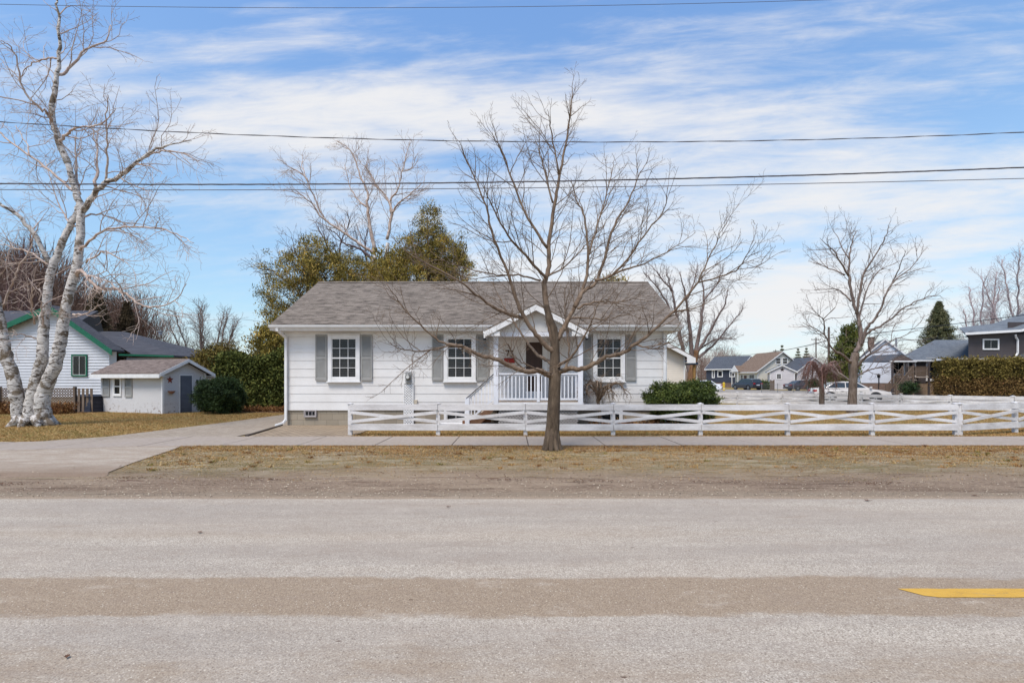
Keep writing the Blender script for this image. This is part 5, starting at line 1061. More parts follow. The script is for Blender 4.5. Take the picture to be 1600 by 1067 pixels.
SH_DK = shingle('slate_shingle', S(96,100,108,.62), S(112,116,124,.62), S(76,80,88,.6), swap=True); SH_DK2 = shingle('charcoal_shingle', S(92,92,98,.55), S(108,108,114,.55), S(70,70,78,.5), swap=True)
SH_BR = shingle('warm_shingle', S(146,122,104,.6), S(164,140,120,.62), S(120,98,84,.55), swap=True)
SH_SHED = shingle('shed_shingle', S(150,132,122,.52), S(176,156,144,.54), S(112,94,86,.45), swap=True)
# ---- shed
n = NT('painted_stucco'); f = n.noise(30, 6, .7); w = n.noise(2.5, 6, .75, (1,1,2)); o_ = n.xyz()
c = n.ramp(f, [(.3, S(206,202,200,.72)), (.6, S(232,230,230,.76))])
wear = n.math('MULTIPLY', n.ramp(n.noise(6, 6, .75), [(.56, n.g(0)), (.6, n.g(1))]), n.math('MULTIPLY', n.math('SUBTRACT', .62, o_[2]), 2.2, True))
c = n.mix(wear, c, S(160,140,124,.65)); M_STUC = n.fin(c, .85, n.math('ADD', f, w), .5, .02)
cs = (-15.97, 23.4); SA = R(67); SW, SL = 2.07, 4.65
sh = gable_house('garden_shed', 'small white stucco shed with grey door and rust star on the left lawn', cs, SA, SW, SL, 1.88, 2.42, M_STUC, SH_SHED, base=0, ov=.28, rake=.28, cat='shed', smooth_wall=True, fasc=.14)
dz_ = 1.76
MB().box(.76, 1.40, -.03, -.001, .0, dz_+.05).build('door_frame', M_TRIM, sh)
b = MB(); b.box(.80, 1.36, -.05, -.031, .02, dz_); sd_ = b.build('door', simple('slate_door_paint', S(112,116,126,.8), S(98,102,112,.8), scale=3), sh, bevel=.005)
b = MB()
for z0_, z1_ in ((.06,.24),(.64,.70),(.80,.86),(1.64,1.74)): b.box(.84, 1.32, -.058, -.0505, z0_, z1_)
b.box(.81,.86,-.0585,-.0505,.04,1.74); b.box(1.30,1.35,-.0585,-.0505,.04,1.74); b.build('door_rail', simple('slate_door_rail', S(104,108,118,.8)), sd_)
b = MB(); b.lathe((1.31,-.06,.86), [(.012,0),(.012,-.03),(.026,-.035),(.024,-.06),(.01,-.065)], 12, 'y'); b.build('door_knob', M_DARK, sd_)
# star: folded tin, five points
b = MB(); sx, sz, rr = .33, 1.56, .17; pts = []
for i in range(10): a = math.pi/2 + i*math.pi/5; r = rr if i % 2 == 0 else rr*.42; pts.append((sx+math.cos(a)*r, -.012, sz+math.sin(a)*r*1.15))
b.add(pts + [(sx, -.065, sz), (sx, -.008, sz)], [(i, (i+1)%10, 10) for i in range(10)] + [((i+1)%10, i, 11) for i in range(10)]); tag(b.build('wall_star', M_RED, sh), 'rust coloured five pointed star')
b = MB(); b.lathe((.34, -.10, 1.0), [(.04,-.09),(.10,-.05),(.13,0),(.15,.02),(.15,.05),(.12,.05)], 14); b.build('wall_basket', simple('terracotta', S(170,128,108,.8), S(140,100,84,.75), scale=12), sh)
b = MB(); b.box(1.60,1.68,-.05,-.001,1.36,1.56); b.tube([(1.64,-.05,1.5),(1.64,-.14,1.53),(1.64,-.17,1.47)], .012, 6); wl = b.build('wall_lamp', M_DARK, sh)
MB().lathe((1.64,-.17,1.28), [(.035,0),(.06,.03),(.07,.14),(.03,.18)], 8).build('lamp_glass', simple('lamp_glass', S(190,186,176,.7), rough=.2), wl)
Ms = side_M(SL)
window(sh, Ms, 1.34, 0, 1.24, .46, .76, 1, 2, .09, dp=.05, sill=False, blind=False); shutter(sh, Ms, .20, .74, 0, .74, 1.70, M_GREY); shutter(sh, Ms, 1.94, 2.48, 0, .74, 1.70, M_GREY)
t = thing('flower_pot', 'small clay pot by the yew at the shed wall', 'pot', (-15.0, 24.9, 0))
MB().lathe((-15.0,24.9,0), [(.07,0),(.11,.18),(.13,.2),(.13,.24),(.10,.24)], 14).build('pot', simple('clay', S(150,120,100,.8)), t); MB().lathe((-15.0,24.9,.2), [(.10,.01),(.10,.0)], 12).build('soil', M_BED, t)
# compost bin
M_BIN = simple('black_plastic_bin', S(62,64,78,.6), S(48,50,62,.6), scale=6, rough=.45)
t = thing('compost_bin', 'dark ribbed plastic compost bin at the left end of the shed', 'bin', (-20.6, 25.0, 0), None, R(-12), True)
b = MB()
for i in range(4): z0_ = i*.19; w0 = .52-.02*i; b.add([(-w0,-w0*.8,z0_),(w0,-w0*.8,z0_),(w0,w0*.8,z0_),(-w0,w0*.8,z0_),(-w0+.03,-w0*.8+.03,z0_+.185),(w0-.03,-w0*.8+.03,z0_+.185),(w0-.03,w0*.8-.03,z0_+.185),(-w0+.03,w0*.8-.03,z0_+.185)], [(0,3,2,1),(4,5,6,7),(0,1,5,4),(1,2,6,5),(2,3,7,6),(3,0,4,7)])
b.build('body', M_BIN, t, bevel=.012)
b = MB(); b.add([(-.5,-.42,.752),(.5,-.42,.752),(.5,.42,.752),(-.5,.42,.752),(-.3,-.24,.84),(.3,-.24,.84),(.3,.24,.84),(-.3,.24,.84)], [(0,3,2,1),(4,5,6,7),(0,1,5,4),(1,2,6,5),(2,3,7,6),(3,0,4,7)]); ld = b.build('lid', M_BIN, t, bevel=.01)
MB().box(-.08,.08,-.03,.03,.842,.875).build('handle', M_BIN, ld)
# wooden fence with lattice top
M_WD = simple('grey_board', S(140,122,106,.75), S(104,88,74,.7), scale=3, rough=.9, stretch=(3,1,.4)); M_WD2 = simple('brown_lattice_wood', S(128,108,92,.7), scale=5, rough=.9)
t = thing('board_fence', 'weathered board fence with lattice top behind the birch', 'fence', (-27, 24.6, 0)); fy = 24.6
z1_ = CAM_H+(YH-632)*fy/F; zt_ = CAM_H+(YH-606)*fy/F
b = MB(); x = -31.0
while x < -21.1:
    b.box(x, x+.13, fy, fy+.02, .02, z1_-.03+random.uniform(-.03,.03)); x += .19 if x < -22.4 else .24
b.build('boards', M_WD, t)
b = MB(); b.box(-31,-20.95,fy+.021,fy+.05,z1_-.14,z1_-.06); b.box(-31,-20.2,fy+.021,fy+.05,.12,.2); b.box(-31,-20.95,fy-.02,fy+.05,zt_-.05,zt_); b.box(-31,-20.95,fy-.02,fy+.05,z1_-.01,z1_+.03); b.build('fence_rail', M_WD, t)
b = MB(); lattice(b, -31, -21.05, fy, z1_+.03, zt_-.05, .13, .035, .01); b.build('lattice', M_WD2, t)
for px_ in (-29.4, -27.0, -24.6, -22.8, -21.0): MB().box(px_-.05, px_+.05, fy-.06, fy+.06, -.05, zt_+.06).build('post', M_WD, t)
b = MB()
for i in range(4): b.box(-20.85+i*.2, -20.73+i*.2, fy-.03, fy-.01, .02, zt_-.02)
b.build('tall_boards', M_WD, t)
# ---- left neighbour: gable wall facing us, asymmetrical
M_LEFTW = simple('pale_lap_siding', S(226,228,234,.76), S(210,212,218,.74), scale=1, rough=.6)
M_GREEN = simple('green_trim', S(34,110,84,.85), S(28,92,70,.8), scale=4, rough=.5)
ND = 34.0; nl = lambda px: (px-800)*ND/F; nz_ = lambda py: CAM_H+(YH-py)*ND/F
NH = thing('neighbour_house', 'pale sided house with green trimmed gable behind the birch and shed', 'house', (nl(85), ND, 0))
xa, xl_, xr_ = nl(86), nl(-50), nl(183); za, zl_, zr2 = nz_(482), nz_(540), nz_(551)
b = MB(); kl = (za-zl_)/(xa-xl_); kr = (za-zr2)/(xr_-xa); xrw = xr_-.5
zc_r = za-(xrw-xa)*kr
laps(b, ND, .4, za-.1, .19, lambda z: xl_ if z < zl_ else xa-(za-z)/kl, lambda z: xrw if z < zc_r else xa+(za-z)/kr, .045)
b.prism([(xl_,ND,.38),(xrw,ND,.38),(xrw,ND,zc_r),(xa,ND,za),(xl_,ND,zl_)], (0,.6,0)); b.build('wall', M_LEFTW, NH)
MB().prism([(xl_+.02,ND+.02,-.1),(xrw-.02,ND+.02,-.1),(xrw-.02,ND+.02,.379),(xl_+.02,ND+.02,.379)], (0,2.3,0)).build('foundation', M_BLOCK, NH)
b = MB(); b.prism([(xl_-.6,ND-.45,zl_-.6*kl+.05),(xa,ND-.45,za+.05),(xr_,ND-.45,zr2+.05),(xr_,ND-.45,zr2+.17),(xa,ND-.45,za+.19),(xl_-.6,ND-.45,zl_-.6*kl+.17)], (0,1.1,0)); b.build('roof', SH_DK2, NH)
b = MB(); b.prism([(xl_-.6,ND-.49,zl_-.6*kl-.20),(xa,ND-.49,za-.20),(xr_+.02,ND-.49,zr2-.20),(xr_+.02,ND-.49,zr2+.15),(xa,ND-.49,za+.17),(xl_-.6,ND-.49,zl_-.6*kl+.15)], (0,.04,0)); b.build('rake_board', M_GREEN, NH)
window(NH, I4, nl(125.5), ND-.045, nz_(571), .86, 1.26, 2, 1, .09, tm=M_GREEN, sm=M_TRIM, mid=False, sill=False, blind=False)
# main block behind the gable with a ridge across, and the low wing on the right
b = MB(); zR = nz_(476)*1.0+.55; yR = 42.0
b.add([(nl(-260),ND+2.2,nz_(513)),(nl(52),ND+2.2,nz_(513)),(nl(62)-2.6,yR,zR+.1),(nl(-260),yR,zR+.1),(nl(-260),50,3.4),(nl(20)-6,50,3.4)], [(0,1,2,3),(3,2,5,4),(1,5,2),(0,3,4),(0,4,5,1)]); b.build('main_roof', SH_DK2, NH)
b = MB(); x0w, x1w = nl(150), -22.6; yw0, yw1 = 37.0, 45.0; zE = CAM_H+(YH-553)*yw0/F; zRg = CAM_H+(YH-518)*41/F
ex = (278-800)*yw0/F; rx = (192-800)*41/F
b.add([(nl(160),yw0-.4,zE),(ex,yw0-.4,zE-.12),(rx,41.2,zRg),((146-800)*41.2/F,41.2,zRg+.05),(ex,yw1,zE-.12),(nl(140),yw1,zE),(nl(140),yw0-.4,zE-.12),(ex,yw0-.4,zE-.26),(ex,yw1,zE-.26),(nl(140),yw1,zE-.12)], [(0,1,2,3),(3,2,4,5),(1,4,2),(0,6,7,1),(1,7,8,4),(6,9,8,7),(0,3,5),(0,5,9,6)]); b.build('wing_roof', SH_DK2, NH)
b = MB(); laps(b, yw0, .4, zE-.28, .16, lambda z: nl(140)+.2, lambda z: ex-.5, .02); b.box(nl(140)+.2, ex-.5, yw0, yw1-.4, 0, zE-.262); b.build('wing_wall', M_LEFTW, NH)
b = MB(); b.beam((nl(140),yw0-.45,zE-.08),(ex,yw0-.45,zE-.19),.08,.13); b.build('wing_gutter', M_GREEN, NH)
MB().lathe((nl(160), 39.6, CAM_H+(YH-521)*39.6/F), [(.12,-.1),(.12,.12),(.2,.13),(.2,.18),(.05,.2)], 10).build('roof_vent', simple('galvanised', S(180,184,190,.7), rough=.4), NH)
# ---- far side of the side street, left to right
def far(px, d): return ((px-800)*d/F, d)
def fz_(py, d): return CAM_H+(YH-py)*d/F
M_NAVY = simple('navy_siding', S(78,82,96,.62), S(68,72,86,.6), scale=1, rough=.6); M_CREAM = simple('cream_siding', S(236,230,214,.76), S(224,216,200,.74), scale=1, rough=.6)
M_GRYW = simple('pale_grey_siding', S(222,216,218,.76), S(208,202,204,.74), scale=1, rough=.6); M_BRN = simple('dark_brown_siding', S(96,88,88,.66), S(84,76,76,.64), scale=1, rough=.6)
M_BRICK = block_mat('mixed_brick', S(150,120,104,.75), S(120,100,90,.7), S(150,140,130,.7), .22, .08)
# A navy house: its long side faces us
hA = gable_house('navy_house', 'dark navy sided house with slate roof farthest left across the street', far(1158, 94), R(38), 6.5, 7.0, fz_(575,96), fz_(557,97), M_NAVY, SH_DK, lap=.18, base=.9, basemat=M_BRICK, ov=.35)
for s_, w_ in ((1.5, .3), (2.9, .8), (5.3, .8)): window(hA, side_M(7.0), s_, 0, fz_(584, 96), w_, .95 if w_ > .5 else 1.3, 1, 1, .14, mid=False, blind=False, sill=False)
MB().beam((.02,-.1,fz_(577,88)),(.02,-.1,.2),.09,.09).build('downspout', M_TRIM, hA)
# B cream house, brown roof
hB = gable_house('cream_house', 'cream sided house with brown roof behind the black parked SUV', far(1184, 86), R(6), 8.6, 7.0, fz_(579,86), fz_(550,86), M_CREAM, SH_BR, lap=.2, base=.25, ov=.4, rake=.35)
for x_ in (3.65, 4.85): window(hB, I4, x_, 0, fz_(564, 86), .82, .95, 1, 2, .09, blind=False, sill=False)
for s_, w_ in ((2.2, .6), (5.3, 1.5)): window(hB, side_M(7.0), s_, 0, fz_(591, 88), w_, 1.25, 2, 1, .08, mid=False, blind=False, sill=False)
MB().box(-.05,-.015,3.3,4.1,.2,2.2).build('front_door', simple('brown_far_door', S(110,76,62,.7)), hB)
b = MB(); zz = fz_(579,87)
b.prism([(-.9,4.6,zz-.1),(-.9,6.9,zz-.1),(-.9,5.75,zz+.95)], (2.6,0,0)); b.build('porch_gable', SH_BR, hB)
b = MB(); b.prism([(-.94,4.5,zz-.16),(-.94,7.0,zz-.16),(-.94,7.0,zz-.02),(-.94,5.75,zz+1.02),(-.94,4.5,zz-.02)], (.035,0,0)); b.build('porch_fascia', M_TRIM, hB)
for y_ in (4.75, 6.75): MB().box(-.85,-.75,y_-.05,y_+.05,0,zz-.17).build('porch_post', M_TRIM, hB)
# C pale grey bungalow with slate roof
hC = gable_house('grey_bungalow', 'pale pinkish grey bungalow with slate roof behind the dark sedan', far(1246, 82), R(12), 6.2, 4.8, fz_(580,82), fz_(559,82), M_GRYW, SH_DK, lap=.2, base=.2, ov=.4)
window(hC, I4, 1.2, 0, fz_(588, 82), .7, 1.0, 1, 1, .08, mid=False, blind=False, sill=False)
hC2 = gable_house('front_porch', 'small gabled entry with a dark star, joined to the grey bungalow', far(1203, 80), R(-22), 3.4, 4.2, fz_(580,79), fz_(571,79), M_GRYW, SH_DK, lap=.3, base=0, ov=.35, cat='porch')
window(hC2, I4, 1.25, 0, fz_(588, 79), .6, .75, 2, 2, .08, mid=False, blind=False, sill=False)
b = MB(); sx, sz, rr = 1.7, fz_(577,79), .36; pts = []
for i in range(10): a = math.pi/2 + i*math.pi/5; r = rr if i % 2 == 0 else rr*.42; pts.append((sx+math.cos(a)*r, -.03, sz+math.sin(a)*r))
b.add(pts + [(sx,-.12,sz),(sx,-.025,sz)], [(i,(i+1)%10,10) for i in range(10)] + [((i+1)%10,i,11) for i in range(10)]); b.build('wall_star', simple('dark_star', S(64,48,48,.6)), hC2)
# D tall white gable
hD = gable_house('white_gabled_house', 'tall white gabled house with brick base beyond the yard tree', far(1345, 56), R(-30), 4.3, 8, fz_(562,56), fz_(532,56), simple('bright_lap', S(236,238,244,.8), S(222,224,232,.78), scale=1), SH_DK, lap=.2, base=fz_(598,56), basemat=M_BRICK, ov=.25)
b = MB(); b.box(.8,1.35,1.4,1.95,fz_(550,56),fz_(527,56)); ch = b.build('chimney', M_BRICK, hD); MB().box(.75,1.4,1.35,2.0,fz_(527,56)+.003,fz_(526,56)+.03).build('chimney_cap', M_BRICK, ch)
MB().tube([(3.3,1.5,fz_(545,56)),(3.3,1.5,fz_(528,56))], .09, 8).build('flue', simple('zinc', S(170,172,178,.7), rough=.4), hD)
hG = gable_house('far_bungalow', 'tan roofed bungalow glimpsed between the white gabled house and the porch house', far(1428, 75), R(-70), 7, 9, fz_(566,75), fz_(545,75), M_CREAM, SH_BR, lap=.3, base=0)
# E grey roofed house with gabled porch, wooden stairs and deck
d = 50.0; EH = thing('porch_house', 'brown sided house with wide grey hip roof, gabled entry and wooden stairs', 'house', (far(1395,d)[0], d, 0))
X = lambda px, dd=50.0: (px-800)*dd/F
b = MB(); x0_, x1_ = X(1397), X(1545); zE = fz_(563,d); zR = fz_(531, d+4.5)
b.add([(x0_-.4,d-.5,zE),(x1_,d-.5,zE),(X(1560,d+4.5),d+4.5,zR),(X(1461,d+4.5),d+4.5,zR),(x0_+8,d+9.5,zE),(x1_+8,d+9.5,zE),(x0_-.4,d-.5,zE-.12),(x1_,d-.5,zE-.12),(x1_+8,d+9.5,zE-.12),(x0_+8,d+9.5,zE-.12)], [(0,1,2,3),(3,2,5,4),(0,3,4),(0,6,7,1),(0,4,9,6),(6,9,8,7),(1,7,8,5,2)]); b.build('roof', shingle('grey_hip_shingle', S(120,126,134,.62), S(138,144,150,.64), S(96,102,110,.6)), EH)
b = MB(); laps(b, d, 1.2, zE-.12, .18, lambda z: x0_, lambda z: x1_-.3, .015); b.prism([(x0_,d,1.18),(x1_-.3,d,1.18),(x1_+6.5,d+8.5,1.18),(x0_+6.8,d+8.5,1.18)], (0,0,zE-.13-1.18)); b.build('wall', M_BRN, EH)
MB().prism([(x0_+.03,d+.02,-.2),(x1_-.32,d+.02,-.2),(x1_+6.4,d+8.4,-.2),(x0_+6.8,d+8.4,-.2)], (0,0,1.379)).build('foundation', simple('tan_stone', S(176,152,128,.7), S(150,128,108,.65), scale=3), EH)
b = MB(); b.beam((x0_-.45,d-.53,zE-.05),(x1_,d-.53,zE-.05),.05,.14); b.build('fascia', M_TRIM, EH)
pg = MB(); px0, px1, pxa = X(1390,48.6), X(1429,48.6), X(1409,48.6); zp = fz_(564,48.6); zpa = fz_(552.5,48.6)
pg.prism([(px0,48.6,zp),(px1,48.6,zp),(pxa,48.6,zpa)], (0,4,0)); pgo = pg.build('porch_roof', SH_DK, EH)
MB().prism([(px0+.15,48.57,zp+.04),(px1-.15,48.57,zp+.04),(pxa,48.57,zpa-.08)], (0,.025,0)).build('gable_face', simple('brown_shake', S(122,106,100,.66), S(98,84,80,.62), scale=20), pgo)
MB().beam((px0,48.55,zp-.03),(X(1432,48.6),48.55,zp-.03),.05,.12).build('porch_fascia', M_TRIM, pgo)
zf = fz_(588,48.6)
for p_ in (1394,1416,1427,1451): MB().box(X(p_,48.7)-.07, X(p_,48.7)+.07, 48.6, 48.74, .0, zE-.14).build('porch_post', M_BRN, EH)
MB().box(X(1417,48.6), X(1452,48.6), 48.6, 50.0, zf-.12, zf).build('deck', M_DECK, EH)
b = MB(); b.beam((X(1417,48.6),48.62,zf+.92),(X(1451,48.6),48.62,zf+.92),.08,.06); b.beam((X(1417,48.6),48.62,zf+.1),(X(1451,48.6),48.62,zf+.1),.05,.06)
for i in range(16): xx = X(1418+i*2.1,48.6); b.box(xx-.045,xx+.045,48.60,48.63,zf+.13,zf+.88)
b.build('deck_rail', M_WD2, EH)
b = MB(); 
for i in range(5): b.box(X(1417,48.6)-.32*(i+1), X(1417,48.6)-.32*i, 47.4, 48.55, zf*(1-(i+1)/6)-.06, zf*(1-(i+1)/6))
b.build('stair_treads', M_DECK, EH)
for yy_ in (47.35, 48.6):
    b = MB(); pa = Vector((X(1418,48),yy_,zf+.9)); pb = Vector((X(1392,48),yy_,.95)); dn = Vector((0,0,-.82)); b.beam(pa,pb,.08,.06); b.beam(pa+dn,pb+dn,.05,.07)
    for i in range(11): q = pa+(pb-pa)*((i+.5)/11); b.box(q.x-.03,q.x+.03,q.y-.02,q.y+.02,q.z-.8,q.z-.02)
    b.box(pb.x-.06,pb.x+.06,yy_-.06,yy_+.06,0,1.05); b.box(pa.x-.06,pa.x+.06,yy_-.06,yy_+.06,0,zf+1.0); b.build('stair_rail', M_WD2, EH)
window(EH, I4, X(1403), d-.015, fz_(575,d), 1.0, 1.1, 2, 1, .12, mid=False, blind=False); window(EH, I4, X(1424), d-.015, fz_(578,d), .6, 1.5, 1, 1, .1, mid=False, blind=False, sill=False); window(EH, I4, X(1456), d-.015, fz_(577,d), .9, 1.9, 1, 1, .15, mid=False, blind=False)
MB().box(X(1412),X(1419),d-.04,d-.016,zf,zf+2.05).build('front_door', simple('pale_blue_door', S(176,190,196,.75)), EH)
# F two storey dark block
d = 45.0; FX0, FX1 = X(1513,d), X(1588,d); FH = thing('two_storey_house', 'dark grey upper storey house with white downspout above the clipped hedge', 'house', (FX0, d, 0)); X2 = lambda px: (px-800)*45/F
zt = fz_(523,d)
b = MB(); laps(b, d, .3, zt+.3, .14, lambda z: FX0, lambda z: FX1, .015); b.prism([(FX0,d,.28),(FX1+6,d,.28),(FX1+13,d+8,.28),(FX0+7.6,d+8,.28)], (0,0,zt+.0-.28))
laps(b, d+.8, .3, zt+1.2, .14, lambda z: FX1, lambda z: FX1+6, .015); b.build('wall', M_BRN, FH)
b = MB(); b.add([(X2(1500),d-.5,zt+.1),(X2(1586),d-.5,fz_(516,d)),(X2(1610)+.5,d+4,fz_(498,d)),(X2(1560),d+4,fz_(512,d)+.4),(X2(1500),d-.5,zt-.0),(X2(1586),d-.5,fz_(516,d)-.1),(X2(1700),d-.2,fz_(470,d)),(X2(1700),d+4,fz_(470,d)),(X2(1610)+8,d+9,fz_(512,d)),(X2(1500)+9,d+9,zt+.1)], [(0,1,2,3),(0,4,5,1),(1,6,7,2),(3,2,8,9),(0,3,9)]); b.build('roof', shingle('grey_top_shingle', S(130,136,142,.62), S(146,152,158,.64), S(106,112,118,.6)), FH)
b = MB(); b.beam((X2(1500),d-.53,zt+.03),(X2(1586),d-.53,fz_(517.5,d)),.06,.2); b.beam((X2(1586),d-.53,fz_(517.5,d)),(X2(1700),d-.53,fz_(486,d)),.06,.2); b.build('fascia', M_TRIM, FH)
window(FH, I4, X2(1547.5), d-.015, fz_(538,d), 1.25, .78, 2, 1, .09, mid=False, blind=False, sill=False)
b = MB(); pts = [(X2(1580),d-.4,fz_(524,d)),(X2(1582),d-.3,fz_(527,d)),(X2(1588),d-.12,fz_(531,d)),(X2(1588),d-.12,fz_(552,d)),(X2(1580),d-.3,fz_(560,d))]
for a, c in zip(pts[:-1], pts[1:]): b.beam(a, c, .11, .11)
b.build('downspout', M_TRIM, FH)
b = MB(); b.add([(X2(1580),d-.9,fz_(563,d)),(X2(1700),d-.9,fz_(510,d)),(X2(1700),d-.02,fz_(505,d)),(X2(1590),d-.02,fz_(556,d)),(X2(1580),d-.9,fz_(565,d)),(X2(1700),d-.9,fz_(512,d))], [(0,1,2,3),(0,4,5,1)]); b.build('lower_roof', SH_DK, FH)
b = MB(); b.add([(X2(1440),d+.8,fz_(566,d)),(FX0+4.2,d+.8,fz_(566,d)),(FX0+4.2,d-.6,fz_(561,d)),(X2(1440),d-.6,fz_(561,d))],[(0,1,2,3)]); 
b = MB(); b.beam((X2(1462),d-.3,fz_(562,d)),(X2(1583),d-.3,fz_(561,d)),.5,.16); b.build('lower_fascia', M_TRIM, FH)
# ------------------------------------------------------------------ poles, bollards, small street things
M_POLE = bark('pole_wood', S(120,104,94,.65), S(92,78,70,.6), S(140,124,112,.7), sc=6)
def pole(label, px, d, top, cross=None, r=.14):
    x = (px-800)*d/F; t = thing('utility_pole', label, 'pole', (x, d, 0)); Ht = fz_(top, d)
    MB().tube([(x,d,-.1),(x,d,Ht)], [r*1.15, r*.8], 10).build('shaft', M_POLE, t)
    if cross:
        MB().box(x-cross, x+cross, d-.15, d-.03, Ht-.55, Ht-.43).build('crossarm', M_POLE, t)
        for k in (-.9,-.4,.4,.9): MB().lathe((x+cross*k, d-.09, Ht-.43), [(.05,0),(.06,.08),(.03,.14)], 8).build('insulator', M_DARK, t)
pole('thick wooden utility pole standing behind the weeping tree', 1295, 62, 511)
pole('thin wooden utility pole with crossarm left of the thick one', 1275, 105, 527, 1.0, .13)
pole('short far utility pole just above the cream gabled house roof', 1212, 150, 546, .8, .12)
M_CAB = simple('cable', (.03,.03,.033,1), rough=.5); M_CABG = simple('grey_cable', (.10,.09,.10,1), rough=.5)
def wire(label, pts, d, r, mat, bundle=False, name='power_line', d1=None):
    d1 = d1 or d; k = []; n = 160; xs = [p[0] for p in pts]; 
    co = np.polyfit(xs, [p[1] for p in pts], min(2, len(pts)-1)); x0_, x1_ = xs[0], xs[-1]
    for i in range(n+1): px = x0_+(x1_-x0_)*i/n; k.append(P(px, float(np.polyval(co, px)), d+(d1-d)*i/n))
    b = MB()
    if bundle:
        for ph in range(3 if r > .008 else 2):
            q = [Vector(p)+Vector((0, math.cos(i*.9+ph*2.1)*r*.8, math.sin(i*.9+ph*2.1)*r*.8)) for i, p in enumerate(k)]; b.tube(q, r*.75, 5)
    else: b.tube(k, r, 6)
    tag(b.build(name, mat, None, True), label, 'power line', 'overhead lines over the verge' if d < 20 else None)
wire('highest thin overhead line near the top of the sky', [(-500,-8),(0,6),(500,12),(900,10),(1310,1),(2100,-40)], 9.5, .004, M_CABG)
wire('twisted overhead cable crossing the sky below the top line', [(-500,146),(0,193),(300,209),(800,222),(1200,217),(1600,206),(2100,176)], 9.5, .007, M_CABG, True)
wire('thick twisted overhead bundle, upper of the close pair', [(-500,280),(0,284.5),(700,285),(1100,280),(1600,263.5),(2100,236)], 9.5, .0095, M_CABG, True)
wire('single dark overhead cable, lower of the close pair', [(-500,293),(0,294.5),(700,294.5),(1100,290.5),(1600,281),(2100,262)], 9.5, .0065, M_CABG)
wire('distant service line running down from the right to the thick utility pole', [(1295,528),(1400,517),(1500,505),(1700,478)], 62, .035, M_CAB, d1=40)
wire('second distant line below the first, reaching the thick utility pole', [(1295,536),(1400,532),(1500,527),(1700,512)], 62, .03, M_CAB, d1=40)
wire('distant line from the cream house roof to the thick utility pole', [(1100,556),(1200,551),(1295,531)], 150, .05, M_CAB, d1=62)
wire('faint far line between the hedge tree and the house', [(200,545),(330,500),(420,505)], 48, .015, M_CABG)
def bollard(label, px, py):
    g = G(px, py); t = thing('bollard', label, 'bollard', (g.x, g.y, 0), 'yellow bollards at the street end'); m = simple('yellow_bollard', S(226,190,60,.8), S(210,170,50,.75), scale=3)
    MB().lathe((g.x,g.y,0), [(.17,0),(.17,1.0),(.14,1.1),(.06,1.14)], 12).build('post', m, t); MB().lathe((g.x,g.y,.22), [(.175,0),(.175,.1)], 12).build('reflective_band', M_TRIM, t)
bollard('yellow bollard nearest the black SUV, right one of two', 1131, 610); bollard('yellow bollard behind the white car, left one of two', 1114, 610)
# wire fence and wooden gate in front of the bungalow
t = thing('wire_fence', 'thin wire fence with small posts in front of the grey bungalow', 'fence', (far(1186,60)[0], 60, 0)); M_GALV = simple('galvanised_wire', S(150,152,150,.6), rough=.5)
for p_ in (1190, 1215, 1240, 1262): x = far(p_,60)[0]; MB().tube([(x,60,0),(x,60,1.1)], .035, 6).build('post', M_GALV, t)
b = MB()
for z in (.15,.4,.65,.9,1.08): b.tube([(far(1190,60)[0],60,z),(far(1262,60)[0],60,z)], .012, 4)
for i in range(36): x = far(1190+i*2,60)[0]; b.tube([(x,60,.1),(x,60,1.08)], .006, 3)
b.build('mesh', M_GALV, t)
t = thing('timber_gate', 'short brown board screen between the cream house and bungalow', 'gate', (far(1205,70)[0], 70, 0))
b = MB()
for i in range(4): x = far(1203.5,70)[0]+i*.13; b.box(x,x+.11,70,70.03,.05,1.35+.08*(i%2))
b.build('boards', M_WD2, t)
for k in (0,.52): x = far(1203.5,70)[0]+k; MB().box(x-.05,x+.05,69.95,69.999,0,1.5).build('post', M_WD2, t)
t = thing('picket_fence', 'low row of grey pickets beside the weeping tree', 'fence', (far(1264,52)[0], 52, 0))
for i in range(7): x = far(1265,52)[0]+i*.17; MB().box(x,x+.1,52,52.03,0,.85).build('picket', M_WD2, t)
MB().box(far(1265,52)[0]-.05, far(1265,52)[0]+1.2, 52.031, 52.06, .6, .68).build('rail', M_WD2, t)
t = thing('sign_post', 'small dark post lantern before the stairs of the porch house', 'post', (X(1373,47), 47, 0)); MB().tube([(X(1373,47),47,0),(X(1373,47),47,1.7)], .04, 8).build('post', M_DARK, t); MB().lathe((X(1373,47),47,1.7), [(.08,0),(.14,.05),(.14,.28),(.05,.36)], 6).build('lantern', M_DARK, t)
